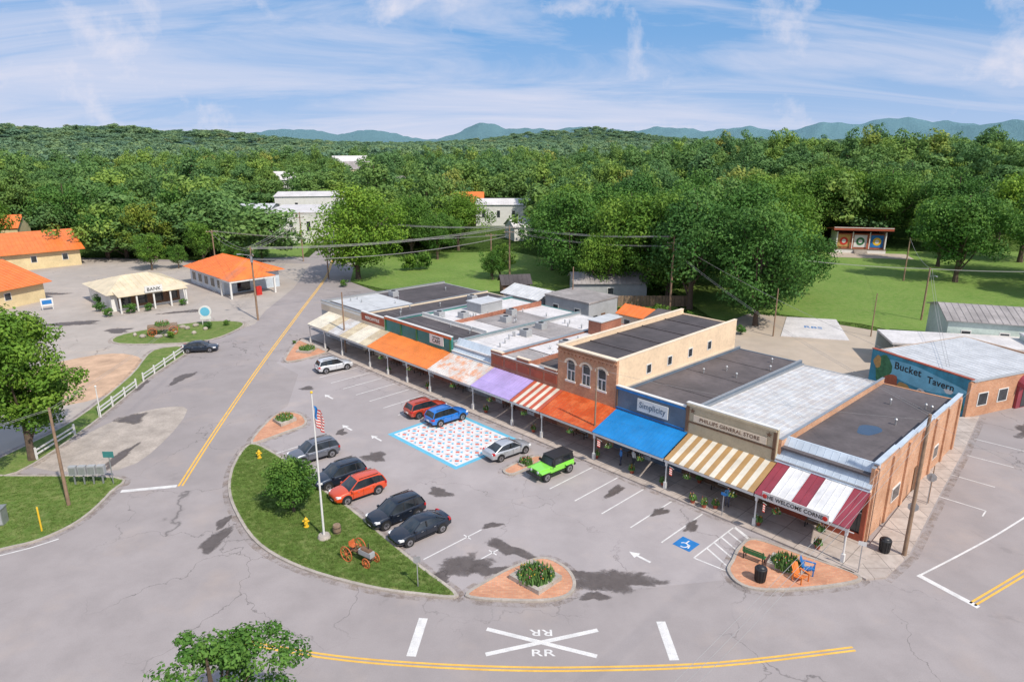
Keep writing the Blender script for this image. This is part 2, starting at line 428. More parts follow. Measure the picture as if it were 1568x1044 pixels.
# ------------------------------------------------------------------ roads
rd=Ms('road_surface')
rd.poly([(x,y,0) for x,y in [(-150,-12),(-150,150),(-120,166),(-97,166),(-75,162),(-58,168),(-50,167),(-54,205),(-66,280),(-59,280),(-46,205),(-38,165),(-33,137),(-26,128),(6,121),(30,104),(38,112),(58,95),(75,88),(150,104),(150,-12)]],A)
lot=Ms('parking_lot')
lot.poly([(*p,.004) for p in [(-30.7,84.5),(-31.2,96),*[W(s,-.6) for s in (76,5)],W(4,-7),(14.4,38.9),(4.3,37.3),(2.5,36.4),(-3.3,36.9),(-6,40.1),(-16.1,51.5),(-21.2,57),(-24.9,59.8),(-25.5,66),(-24.5,69.5),(-26.5,80)]],PARK)
fl=Ms('gravel_lot')
fl.poly([(x,y,.004) for x,y in [(-150,60),(-150,148),(-118,163),(-98,163),(-75,160),(-47,158),(-42.7,131),(-41.8,112),(-40.5,104),(-45,92),(-50,90),(-47,80),(-46,66),(-47.5,56)]],ALOT)
fl.poly([(x,y,.008) for x,y in smooth([(-52,69),(-46.5,72),(-46.6,80),(-50,87),(-56,88),(-62,80),(-60,72)])],DIRT)
fl.poly([(x,y,.008) for x,y in smooth([(-34.8,54.5),(-33.6,60),(-35,68.5),(-38,69),(-41,66),(-42.4,60),(-42.6,55)],3)],CONCD)
fl.poly([(x,y,.004) for x,y in smooth([(26,94),(33,103),(41,110),(52,103),(62,92),(60,84),(45,79),(40,80),(31,90)])],GRAVEL)
gr=Ms('gutter_grit')
strip(gr,[W(s,-.85) for s in range(76,4,-4)],.5,.0126,GRIT)
strip(gr,[(24.8,38.7),(28.1,41.4),(35.3,49.8),(42.8,58.4),(49.3,66.2)],.5,.0126,GRIT)
lw=Ms('lawn')
lw.poly([(x,y,.02) for x,y in [(-33,137),(-38,165),(-30,172),(0,176),(12,160),(20,150),(28,128),(29,108),(8,122),(-25,130)]],LAWN)
lw.poly([(x,y,.025) for x,y in [(33,104),(41,112),(55,104),(62,94),(75,91),(150,106),(170,178),(40,178),(28,150)]],LAWN)
lw.poly([(x,y,.02) for x,y in [(-52,168),(-56,200),(-62,215),(-75,200),(-68,172),(-60,166)]],LAWN)
mk=Ms('road_markings')
yl=smooth([(-27.9,51.6),(-29.6,62.8),(-32.3,82.8),(-35.6,110.7),(-39.2,141.5),(-43.5,165),(-50,205)],5,False)
def off(pts,d):
    o=[]
    for i in range(len(pts)):
        a=Vector(pts[max(i-1,0)]);b=Vector(pts[min(i+1,len(pts)-1)]);t=(b-a).normalized(); o.append((pts[i][0]-t.y*d,pts[i][1]+t.x*d))
    return o
for d in(-.15,.15): strip(mk,off(yl,d),.16,.008,LINEY)
ny=smooth([(-15.8,33.1),(-11,32.0),(-6.7,31.4),(-1,31.0),(4.2,30.95),(11.5,31.3),(19.6,32.5)],5,False)
for d in(-.13,.13): strip(mk,off(ny,d),.14,.008,LINEY)
ry=[(28.9,36.4),(34.3,39.5),(44,45.6),(60,56)]
for d in(-.14,.14): strip(mk,off(ry,d),.14,.008,LINEY)
strip(mk,[(-32.4,50.7),(-28.2,51.6)],.45,.008,LINEW)
strip(mk,[(27.2,39.4),(29.1,36.1)],.4,.008,LINEW)
strip(mk,smooth([(27.2,39.3),(33,42.6),(39.5,46.6),(60,60)],3,False),.14,.009,LINEW)
strip(mk,smooth([(-60,34),(-45,37.2),(-35.9,41.6),(-33.1,43.7)],3,False),.12,.008,LINEW)
strip(mk,[(-5.4,35.1),(-5.7,31.9)],.55,.008,LINEW); strip(mk,[(9.0,34.8),(9.1,31.6)],.55,.008,LINEW)
strip(mk,[(-1.5,34.15),(4.8,31.9)],.3,.008,LINEW); strip(mk,[(-1.5,32.05),(5.1,34.05)],.3,.0085,LINEW)
gk=grp('railroad_crossing_marking')
text('RR',.75,gk,(1.75,33.85,.008),(0,0,R(180)),LINEW,.0008,sx=1.5)
text('RR',.75,gk,(1.75,32.15,.008),(0,0,0),LINEW,.0008,sx=1.5)
pk=Ms('parking_lines')
def pl(s0,n0,s1,n1,w=.11,z=.010): strip(pk,[W(s0,n0),W(s1,n1)],w,z,LINEW)
for k in range(5): pl(10.25+2.75*k,-6.6,10.25+2.75*k,-1.0)
for k in range(7): pl(43.2+2.75*k,-6.4,43.2+2.75*k,-1.0)
pl(7.6,-6.6,7.6,-1);pl(5.0,-6.3,5.0,-2.2);pl(5,-6.3,7.6,-6.6);pl(5.0,-2.2,7.6,-1)
for k in range(5): pl(5.05,-6.0+1.0*k,7.55,-4.9+1.0*k,.14)
for k in range(3):
    pl(20.6-2.75*k,-20.2+1.6*k,20.6-2.75*k,-14.8,.1); pl(20.2-2.75*k,-16.2,21.0-2.75*k,-16.2,.1)
for s in(37.2,40.9,43.5): pl(s,-20,s,-15.5,.1)
for s,n in((39.8,-11.3),(53,-8.9),(10.2,-9.2),(44,-12)):
    q=[(0,-.10),(1.1,-.10),(1.1,-.36),(1.8,0),(1.1,.36),(1.1,.10),(0,.10)]
    pk.poly([(*W(s+1.0-(1.8-a),n+b),.010) for a,b in q],LINEW)
for a,b in(((34.6,50.1),(37.2,47.6)),((42.0,57.4),(44.6,55.0)),((38.2,53.6),(40.5,51.4)),((37.2,47.6),(36.4,46.8)),((45,61),(48.6,57.6))): strip(pk,[a,b],.1,.010,LINEW)
hb=Ms('accessible_parking_symbol')
hb.poly([(*W(s,n),.012) for s,n in((8.2,-6.2),(9.6,-6.2),(9.6,-4.8),(8.2,-4.8))],BLU)
def arc(cs,cn,r,a0,a1,w): 
    return [W(cs+r*math.cos(R(a)),cn+r*math.sin(R(a))) for a in np.linspace(a0,a1,12)]
strip(hb,arc(8.95,-5.72,.3,20,290,.1),.09,.016,LINEW); strip(hb,[W(8.95,-5.0),W(8.95,-5.45),W(8.6,-5.5),W(8.5,-5.9)],.1,.0165,LINEW)
mu=Ms('painted_pavement_mural')
def mq(s0,s1,n0,n1,z,m): mu.poly([(*W(s,n),z) for s,n in((s0,n0),(s1,n0),(s1,n1),(s0,n1))],m)
s0,s1,n0,n1=29.4,39.9,-10.0,-1.6
mq(s0,s1,n0,n1,.010,CYAN); mq(s0+.45,s1-.45,n0+.45,n1-.45,.014,MWHT)
ncol,nrow=7,6; cs=(s1-s0-1.1)/ncol; cn=(n1-n0-1.1)/nrow
for i in range(ncol):
    for j in range(nrow):
        a=s0+.55+i*cs; b=n0+.55+j*cn; m=[CYAN,PINK][(i+j)%2]; m2=[PINK,CYAN][(i+j)%2]
        for u,v in((.1,.1),(.62,.1),(.1,.62),(.62,.62)):
            t=[(u,v),(u+.28,v),(u+.28,v+.28),(u,v+.28)]
            k=((u>.5)!=(v>.5)); t=[t[q] for q in ((0,1,2) if k else (0,1,3))]
            mu.poly([(*W(a+x*cs,b+y*cn),.018) for x,y in t],m)
        mu.poly([(*W(a+x*cs,b+y*cn),.018) for x,y in((.5,.30),(.70,.5),(.5,.70),(.30,.5))],m2)
# damp patches: soft-edged stains lying on the asphalt
wv=[];wf=[];wa=[]
def blob(x,y,rx,ry,ang,seed):
    rn=random.Random(seed);N=30;ph=[rn.uniform(0,6.28) for _ in range(6)];z=.020+.0008*seed
    o=len(wv); wv.append((x,y,z)); wa.append(1.)
    for q,wt in((.7,.75),(1.45,0.)):
        for i in range(N):
            t=2*math.pi*i/N;k=q*(1+.22*math.sin(2*t+ph[0])+.18*math.sin(3*t+ph[1])+.14*math.sin(5*t+ph[2]))
            a=math.cos(t)*rx*k;b=math.sin(t)*ry*k;c=math.cos(R(ang));s=math.sin(R(ang)); wv.append((x+a*c-b*s,y+a*s+b*c,z)); wa.append(wt)
    for i in range(N):
        j=(i+1)%N; wf.append((o,o+1+i,o+1+j)); wf.append((o+1+i,o+1+N+i,o+1+N+j,o+1+j))
for i,q in enumerate([(-21.6,43.4,.8,1.4,0),(-22,45.9,.35,1.0,5),(6.4,38.8,2.9,1.1,-12),(5.3,37.2,.7,.5,0),(-.2,42.4,1.7,.65,-35),(-3.4,40.4,2.0,1.0,40),(-5,38.9,1.1,.5,30),(-1.6,39.9,1.2,.6,0),(-12.6,57,.8,1.2,40),(-17,62.5,.5,.7,0),(-6,50.5,.9,.7,0),(-36,57,.5,2.6,-5),(-44,76,.6,1.7,0),(-39.6,66,1,1.7,10),(8.5,50.7,1.1,.5,45),(-40.3,78.5,.8,2.0,0),(-1.5,45.5,.7,.4,20),(11.5,47.4,.8,.4,45),(-55,112,3,1,20),(-60,100,2,1.2,0),(52,63,2.5,1,30),(-70,104,4,1.5,10),(-90,125,5,2,0),(13.5,45.3,.9,.4,45),(-24,75,.9,.5,30)]): blob(*q,i)
wm=bpy.data.meshes.new('damp_patches'); wm.from_pydata(wv,[],wf); wm.materials.append(WET); at=wm.attributes.new('wet','FLOAT','POINT'); at.data.foreach_set('value',wa)
COL.objects.link(bpy.data.objects.new('damp_patches',wm))

# ------------------------------------------------------------------ islands
ISL=smooth([(-24.9,59.8),(-25.0,55.7),(-23.6,50.9),(-21.3,46.8),(-18.2,42.8),(-14.3,40.0),(-9.5,38.0),(-6.0,37.2),(-3.4,37.1),(-6.0,40.1),(-8.7,43.2),(-12.6,47.8),(-16.4,51.7),(-21.2,57.0)],4)
g1=island('grass_island',ISL,GRASS,fillname='grass')
island('brick_island',smooth([(-25.2,60.5),(-25.3,63.6),(-25.0,66.9),(-23.9,67.7),(-22.1,66.8),(-21,64.4),(-22.3,62.5),(-24.5,59.9)],4),PAVE,fillname='brick_paving')
island('brick_island',smooth([(-3.0,37.1),(-1.6,38.8),(0,40.2),(2.1,41.3),(3.6,40.3),(4.2,38.7),(3.8,37.3),(2.3,36.6),(-.6,36.6)],4),PAVE,fillname='brick_paving')
island('brick_island',smooth([(14.5,39.7),(15.2,41),(16.2,42.6),(17.7,43.6),(20.4,41.6),(23.2,39.2),(21.6,38.2),(17.1,37.6),(15,38.1)],4),PAVE,fillname='brick_paving')
island('brick_island',smooth([(-29.4,84.6),(-30.4,88),(-30.8,95.2),(-28,93.8),(-25.1,90),(-26.4,87)],4),PAVE,fillname='brick_paving')
island('parking_island',smooth([W(25.1,-7.2),W(26.3,-7.2),W(26.5,-4.8),W(26.2,-3),W(25.2,-3),W(25,-5)],4),PAVE,fillname='brick_paving')
RSG=smooth([(-60,35),(-50,36.5),(-40,39.8),(-36.2,42.2),(-34.2,43.5),(-32.9,46.3),(-33.0,50.5),(-33.9,53.0),(-44,53.4),(-62,53.6)],4)
island('roadside_grass',RSG,GRASS,h=.12,fillname='grass')
island('roadside_verge',smooth([(-43.2,53.9),(-42.9,64.4),(-44.2,78.3),(-44.6,90.6),(-49.5,90),(-47,79),(-45.5,65),(-47,55)],4),GRASS,h=.08,fillname='grass')
island('lot_planting_bed',smooth([(-45,94),(-42,100),(-43,105),(-50,105),(-58,98),(-56,93)],4),GRASS,h=.08,fillname='grass')
sw=Ms('sidewalk',M=MS)
sw.box(-76.5,.9,-.6,3.5,0,.14,WALK)
sw2=Ms('sidewalk')
sw2.prism([(24.9,42.0),(23.9,40.4),(22.9,39.4),(23.4,38.8),(24.8,39.0),(27.8,41.6),(35,50),(42.5,58.6),(49,66.4),(47,66.2),(45.4,66),(41.4,59.5)],0,.13,WALK)
fl2=Ms('concrete_pad'); fl2.prism([(39.7,96.9),(48.7,94.5),(52.2,106.4),(44.9,108.1)],0,.1,WHITEM)
text('RBS',1.6,grp('pad_lettering'),(46.4,101.5,.11),(0,0,R(-20)),BLU,.002)

# ------------------------------------------------------------------ storefront row
def seams(ms,s0,s1,na,za,nb,zb,mat,step=.45,h=.035):
    k=int((s1-s0)/step)
    for i in range(k+1):
        s=-(s0+ (s1-s0)*i/k); s=min(max(s,-s1+.02),-s0-.02)
        ms.hexa([(s-.015,na,za),(s+.015,na,za),(s+.015,nb,zb),(s-.015,nb,zb)],[(s-.015,na,za+h),(s+.015,na,za+h),(s+.015,nb,zb+h),(s-.015,nb,zb+h)],mat)
def awning(g,s0,s1,bands,zt=4.05,ze=2.85,nt=3.5,ne=-.05,seam=True,fascia=None):
    a=Ms('awning',g); t=sum(w for _,w in bands);s=s1
    for m,w in bands:
        e=s-(s1-s0)*w/t
        a.slab([(-s,ne,ze),(-e,ne,ze),(-e,nt,zt),(-s,nt,zt)],.05,m)
        if seam: seams(a,e,s,ne,ze,nt,zt,m,.4)
        s=e
    a.box(-s1,-s0,ne+.06,ne+.14,ze-.30,ze-.06,fascia or WHITE)
    p=Ms('posts',g,smooth=True)
    k=max(2,round((s1-s0)/3.3))
    for i in range(k):
        x=-(s0+.15+(s1-s0-.3)*i/(k-1 if k>1 else 1))
        if s0>.5 and i==0: continue
        p.box(x-.12,x+.12,.03,.27,.14,.75,WHITE); p.cyl((x,.15,.75),(x,.15,2.2),.07,.06,WHITE,8); p.box(x-.09,x+.09,.06,.24,2.2,ze-.25,WHITE)
        p.slab([(x-.45,.12,ze-.28),(x+.45,.12,ze-.28),(x+.45,.18,ze-.28),(x-.45,.18,ze-.28)],.05,WHITE)
def storefront(g,s0,s1,wall,trim=WHITE,z1=3.95):
    w=Ms('shopfront',g); wd=s1-s0
    w.box(-s1,-s0,3.5,3.75,.14,.7,wall); w.box(-s1,-s0,3.5,3.75,2.75,z1,wall)
    n=max(2,round(wd/2.6)); 
    for i in range(n+1):
        x=-(s0+wd*i/n); x=min(max(x,-s1+.15),-s0-.15); w.box(x-.15,x+.15,3.5,3.75,.7,2.75,wall)
    for i in range(n):
        a=-(s0+wd*i/n)-.15; b=-(s0+wd*(i+1)/n)+.15
        w.box(b,a,3.66,3.69,.7,2.75,GLASS)
        if i%2==0:
            w.box((a+b)/2-.03,(a+b)/2+.03,3.6,3.65,.7,2.75,trim)
            w.box(b,a,3.6,3.65,2.3,2.36,trim)
        else:
            c=(a+b)/2; w.box(c-.5,c+.5,3.47,3.50,.14,2.4,trim); w.box(c-.38,c+.38,3.45,3.468,.5,2.25,GLASS)
def building(name,s0,s1,zr,zb,wall,roof,ztop=None,par=None,back=26.5,parside=.25,sidewall=None,shop=None,zf=None):
    g=grp(name,MS); w=Ms('walls',g); sdw=sidewall or wall
    a,b=-s1+.004,-s0-.004
    ztop=ztop or zr+.5
    storefront(g,s0+.004,s1-.004,shop or wall)
    w.box(a,b,3.5,3.78,3.95,ztop,par or wall)
    for x0,x1 in((a,a+.22),(b-.22,b)):
        w.hexa([(x0,3.78,0),(x1,3.78,0),(x1,back,0),(x0,back,0)],[(x0,3.78,zr+parside),(x1,3.78,zr+parside),(x1,back,zb+parside),(x0,back,zb+parside)],sdw)
    w.box(a+.22,b-.22,back-.22,back,0,zb+.05,sdw)
    r=Ms('roof',g); r.slab([(a+.22,3.78,zr),(b-.22,3.78,zr),(b-.22,back-.22,zb),(a+.22,back-.22,zb)],.15,roof)
    cp=Ms('parapet_cap',g)
    for x0,x1 in((a-.0,a+.26),(b-.26,b)):
        cp.slab([(x0,3.8,zr+parside+.05),(x1,3.8,zr+parside+.05),(x1,back,zb+parside+.05),(x0,back,zb+parside+.05)],.045,STEEL)
    cp.box(a,b,3.44,3.82,ztop+.002,ztop+.08,WHITE if par is None else STEEL)
    return g,w,r
def vents(g,s0,s1,zf,n,seed,ac=0):
    rn=random.Random(seed); m=Ms('roof_vents',g,smooth=True)
    for i in range(n):
        s=-rn.uniform(s0+1,s1-1);q=rn.uniform(7,24); z=zf(q); m.cyl((s,q,z-.05),(s,q,z+rn.uniform(.3,.7)),.08,.08,STEEL,8); m.cyl((s,q,z+.5),(s,q,z+.6),.14,.05,STEEL,8)
    for i in range(ac):
        s=-rn.uniform(s0+1.5,s1-1.5);q=rn.uniform(9,22);z=zf(q); m.box(s-.6,s+.6,q-.5,q+.5,z,z+.85,GREY); m.cyl((s,q,z+.85),(s,q,z+.92),.35,.35,BLACK,12)

g,w,r=building('corner_brick_store',0.05,7.0,5.3,4.7,BRICKT,DROOF,ztop=4.3,par=CREAML,shop=BRR,parside=.55)
m=Ms('mansard',g)
m.slab([(-7.0,3.42,4.2),(-.05,3.42,4.2),(-.05,4.75,5.85),(-7.0,4.75,5.85)],.05,PALEB); seams(m,.05,7,3.42,4.2,4.75,5.85,PALEB,.5)
m.hexa([(-7,4.76,5.2),(-.05,4.76,5.2),(-.05,4.95,5.2),(-7,4.95,5.2)],[(-7,4.76,5.86),(-.05,4.76,5.86),(-.05,4.95,5.86),(-7,4.95,5.86)],PALEB)
m=Ms('side_wall_pilasters',g)
for i in range(7):
    n=4.2+i*3.6; m.box(-.05,.10,n-.25,n+.25,.1,5.75-.6*(n-3.8)/22.7,BRICKT)
for i in range(5):
    n0_=4.4+i*4.4; n1_=n0_+4.3; zt=6.05-.14*i; m.box(-.33,-.055,n0_,n1_,5.0,zt-.1,BRICKT); m.box(-.38,-.0,n0_-.02,n1_+.02,zt-.1,zt,PALEB)
m.box(-.06,.02,8.8,10.6,1.2,2.4,WHITE); m.box(.02,.03,8.9,10.5,1.3,2.3,GLASS)
m.box(-.06,.02,14.2,15.3,.15,2.3,BRN)
m.box(-.06,.02,19.2,20.6,1.2,2.4,WHITE); m.box(.02,.03,19.3,20.5,1.3,2.3,GLASS)
awning(g,0,6.75,[(MAROON,1.0),(WHM,1.6),(MAROON,1.1),(WHM,2.0),(MAROON,1.1)],zt=4.15,ze=2.85)
sg=Ms('sign_board',g); sg.box(-6.1,-1.3,-.16,-.10,2.65,3.3,WHITE)
text('THE WELCOME CORNER',.42,g,(-3.7,-.17,2.97),(R(90),0,0),BLACK,sx=.92)
sg.ball((-1.55,-.18,2.98),(.18,.03,.18),RED)
sg.ball((-5.9,-.18,2.98),(.18,.03,.18),RED)
vents(g,0,7,lambda q:5.3-.026*(q-3.8),4,1)
pd=Ms('roof_puddle',g)
def zr1(q): return 5.3-.6*(q-3.78)/(26.28-3.78)
pts=[]
for i in range(24):
    t=i/24*6.283; x=-3.4+.8*math.cos(t)*(1+.15*math.sin(3*t)); q=12.5+1.5*math.sin(t)*(1+.12*math.sin(2*t+1)); pts.append((x,q,zr1(q)+.006))
pdm=pm('standing_water',(.05,.075,.12),.1,1,.08,0,0); pd.poly(pts,pdm)
g,w,r=building('general_store',7.0,15.0,5.5,4.7,TAN,GALV,ztop=6.7,shop=BRN,parside=.1,sidewall=GREY)
seams(r,7.3,14.7,3.8,5.5,26.2,4.7,GALVS,.55,.05)
t=Ms('facade_trim',g); t.box(-14.9,-7.1,3.40,3.495,5.05,5.15,BRN); t.box(-14.9,-7.1,3.38,3.495,6.5,6.68,TAN); t.box(-14.95,-14.7,3.4,3.495,4.2,6.5,BRN); t.box(-7.3,-7.05,3.4,3.495,4.2,6.5,BRN)
t.box(-14.2,-7.8,3.40,3.47,4.95+.3,5.85,CREAML)
text('PHILLIPS GENERAL STORE',.44,g,(-11,3.39,5.55),(R(90),0,0),BRN)
for x in(-14.35,-7.65):
    t.poly([(x+ (.26 if k%2==0 else .11)*math.sin(k*math.pi/5),3.39,6.15+(.26 if k%2==0 else .11)*math.cos(k*math.pi/5)) for k in range(10)],BRN)
b=[]; 
for i in range(17): b.append(((TANM,CRM)[i%2],1))
awning(g,6.85,14.6,b,seam=False)
g,w,r=building('blue_awning_store',15.0,22.4,5.5,4.9,NAVY,DROOF,ztop=6.25,shop=NAVY)
t=Ms('facade_trim',g); t.box(-22.3,-15.1,3.42,3.495,6.02,6.2,BLU); t.box(-22.3,-15.1,3.42,3.495,4.2,4.3,BLU)
t.box(-19.9,-16.7,3.38,3.46,4.6,5.75,WHITE); t.box(-22.3,-22.15,3.42,3.495,4.3,6.02,BRN)
text('Simplicity',.8,g,(-18.3,3.37,5.2),(R(90),0,0),NAVY,sx=.85)
awning(g,14.75,22.2,[(BLUE,1)])
vents(g,15,22,lambda q:5.45-.026*(q-3.8),5,3)
for q in (9,15,21): r.slab([(-22.1,q,5.53-.0267*(q-3.8)),(-15.3,q,5.53-.0267*(q-3.8)),(-15.3,q+.1,5.53-.0267*(q-3.8)),(-22.1,q+.1,5.53-.0267*(q-3.8))],.04,DROOF2)
g=grp('two_storey_brick_building',MS); w=Ms('walls',g); S0,S1=22.4,29.6; BK=25.5
storefront(g,S0+.004,S1-.004,BRICK)
w.box(-S1+.004,-S0-.004,3.5,3.8,3.95,5.35,BRICK)
wx=[-24.1,-26.0,-27.9]
xs=[-S1+.004]+sum([[x-.55,x+.55] for x in wx[::-1]],[])+[-S0-.004]
for i in range(0,len(xs),2): w.box(xs[i],xs[i+1],3.5,3.8,5.35,7.4,BRICK)
w.box(-S1+.004,-S0-.004,3.5,3.8,7.4,8.6,BRICK)
tr=Ms('windows',g)
for x in wx:
    tr.box(x-.55,x+.55,3.66,3.7,5.35,7.4,GLASS); tr.box(x-.55,x-.43,3.56,3.655,5.35,7.4,WHITE); tr.box(x+.43,x+.55,3.56,3.655,5.35,7.4,WHITE)
    tr.box(x-.43,x+.43,3.56,3.655,6.3,6.42,WHITE); tr.box(x-.65,x+.65,3.4,3.497,5.18,5.36,WHITE)
    tr.box(x-.05,x+.05,3.56,3.655,5.36,6.3,WHITE)
    N=8
    for k in range(N):
        a0=math.pi*k/N;a1=math.pi*(k+1)/N
        q=[(x+math.cos(a)*rr,7.05+math.sin(a)*rr*.75) for a,rr in((a0,.55),(a1,.55),(a1,.80),(a0,.80))]
        tr.hexa([(p[0],3.495,p[1]) for p in q],[(p[0],3.41,p[1]) for p in q],CREAML)
    for sgn in(-1,1):
        tr.poly([(x+sgn*.55,3.6,7.4),(x+sgn*.55,3.6,7.05),(x+sgn*.38,3.6,7.25),(x+sgn*.18,3.6,7.4)],BRICK)
co=Ms('cornice',g)
co.box(-S1,-S0,3.36,3.495,8.15,8.3,BRICK); co.box(-S1-.02,-S0+.02,3.3,3.85,8.602,8.72,CREAML)
for i in range(15):
    x=-S1+.3+i*.47; co.box(x-.1,x+.1,3.40,3.495,7.95,8.148,BRICK)
for x0,x1 in((-S1+.004,-S1+.3),(-S0-.3,-S0-.004)):
    w.hexa([(x0,3.8,0),(x1,3.8,0),(x1,BK,0),(x0,BK,0)],[(x0,3.8,8.6),(x1,3.8,8.6),(x1,BK,8.45),(x0,BK,8.45)],CREAM)
    co.slab([(x0-.03,3.86,8.68),(x1+.03,3.86,8.68),(x1+.03,BK+.03,8.53),(x0-.03,BK+.03,8.53)],.07,CREAML)
w.box(-S1+.3,-S0-.3,BK-.25,BK,0,8.0,CREAM)
r=Ms('roof',g); r.slab([(-S1+.3,3.8,8.2),(-S0-.3,3.8,8.2),(-S0-.3,BK-.25,7.9),(-S1+.3,BK-.25,7.9)],.15,DROOF2)
for n in(8,12.5,17,21.5): r.slab([(-S1+.35,n,8.29-.0135*(n-3.8)),(-S0-.35,n,8.29-.0135*(n-3.8)),(-S0-.35,n+.12,8.29-.0135*(n-3.8)),(-S1+.35,n+.12,8.29-.0135*(n-3.8))],.1,DROOF)
for n in(8.6,12.2,16.0,19.8):
    tr.box(-S0-.003,-S0+.04,n-.42,n+.42,6.2,7.2,WHITE); tr.box(-S0+.04,-S0+.05,n-.32,n+.32,6.3,7.1,GLASS)
awning(g,22.25,28.7,[(ORED,1)])
g,w,r=building('red_brick_store',29.6,39.4,5.0,4.6,BRICKR,GROOF,ztop=5.6,shop=BRICKR)
t=Ms('parapet_steps',g)
for a,b_,z in((-39.4,-37.6,5.9),(-35.4,-33.6,6.0),(-31.4,-29.7,5.9)): t.box(a,b_,3.46,3.80,5.69,z,BRICKR); t.box(a-.03,b_+.03,3.42,3.84,z+.002,z+.07,CREAML)
for i in range(5): t.box(-39.1+i*1.95,-37.5+i*1.95,3.44,3.497,4.5,5.3,BRR)
awning(g,28.8,32.8,[(REDM,1),(CRM,1)]*4+[(REDM,1)],seam=False)
awning(g,32.9,38.8,[(PURP,1)])
r.slab([(-34.4,6,5.06),(-30.2,6,5.06),(-30.2,19,4.86),(-34.4,19,4.86)],.05,DROOF2)
r.slab([(-39.0,9,5.02),(-34.6,9,5.02),(-34.6,22,4.8),(-39,22,4.8)],.06,WHITEM)
r.box(-34.5,-34.3,4.5,26,4.8,5.5,BRICKR); r.box(-38.5,-36.5,19,23,4.6,6.6,BRICKR); r.box(-38.6,-36.4,18.9,23.1,6.602,6.7,GALVS)
vents(g,30,39,lambda q:4.95-.02*(q-3.8),12,5,3)
g,w,r=building('grey_mansard_store',39.4,46.2,5.0,4.6,GREY,WHITEM,ztop=4.3,shop=GREY)
m=Ms('mansard',g); m.slab([(-46.1,3.42,4.1),(-39.5,3.42,4.1),(-39.5,4.6,5.7),(-46.1,4.6,5.7)],.05,PALEB); seams(m,39.5,46.1,3.42,4.1,4.6,5.7,PALEB,.5)
awning(g,38.9,46.3,[(RUST,1)])
vents(g,39.5,46,lambda q:5-.02*(q-3.8),10,6,2)
r.slab([(-46,14,4.88),(-39.7,14,4.88),(-39.7,20,4.76),(-46,20,4.76)],.06,GROOF)
g,w,r=building('teal_cafe',46.2,59.8,5.1,4.7,TEAL,WHITEM,ztop=5.9,shop=BRICKR)
t=Ms('facade_trim',g); t.box(-59.8,-46.2,3.40,3.497,5.62,5.85,ORED); t.box(-50.2,-47.6,3.38,3.46,4.5,5.6,WHITE)
for x in(-59.6,-56.2,-52.9,-46.4): t.box(x-.12,x+.12,3.41,3.497,4.15,5.6,GRN)
text('CAFE',.62,g,(-48.9,3.37,4.88),(R(90),0,0),BLACK); text('bell buckle',.3,g,(-48.9,3.37,5.35),(R(90),0,0),BLACK)
awning(g,46.4,58.7,[(ORAN,1)])
r.slab([(-59.5,4.2,5.17),(-47,4.2,5.17),(-47,9,5.08),(-59.5,9,5.08)],.06,DROOF2)
r.slab([(-53,13,5.0),(-46.6,13,5.0),(-46.6,21,4.86),(-53,21,4.86)],.06,GROOF)
r.box(-59.5,-46.5,9.3,9.5,4.9,5.5,WHITE); r.box(-53.3,-53.1,9.6,26,4.6,5.4,BRICKR); r.box(-58,-55,16,20,4.8,6.2,GREY); r.box(-58.1,-54.9,15.9,20.1,6.202,6.3,GALVS)
vents(g,46.5,59,lambda q:5.1-.02*(q-3.8),16,7,4)
g,w,r=building('brown_sign_store',59.8,65.4,5.1,4.7,CREAML,DROOF2,ztop=5.6,shop=CREAML)
t=Ms('facade_trim',g); t.box(-65.2,-60,3.4,3.49,4.5,5.5,BRR)
text('MERCANTILE',.55,g,(-62.6,3.385,5.0),(R(90),0,0),WHITE)
awning(g,58.8,65.4,[(BEIGE,1),(CREAMM,1.6),(BEIGE,1)])
vents(g,60,65,lambda q:5.1-.02*(q-3.8),6,8,1)
g,w,r=building('grey_siding_store',65.4,76.2,5.0,4.6,GREY,DROOF2,ztop=5.3,par=CREAML,shop=GREY)
t=Ms('facade_trim',g); t.box(-76,-65.6,3.4,3.49,4.9,5.2,WHITE)
awning(g,65.5,74,[(CREAMM,2),(BEIGE,1.1),(GALV,1.5)])
r.slab([(-75.9,5,5.05),(-65.7,5,5.05),(-65.7,13,4.92),(-75.9,13,4.92)],.06,GALVS)
vents(g,66,76,lambda q:5-.02*(q-3.8),7,9,1)
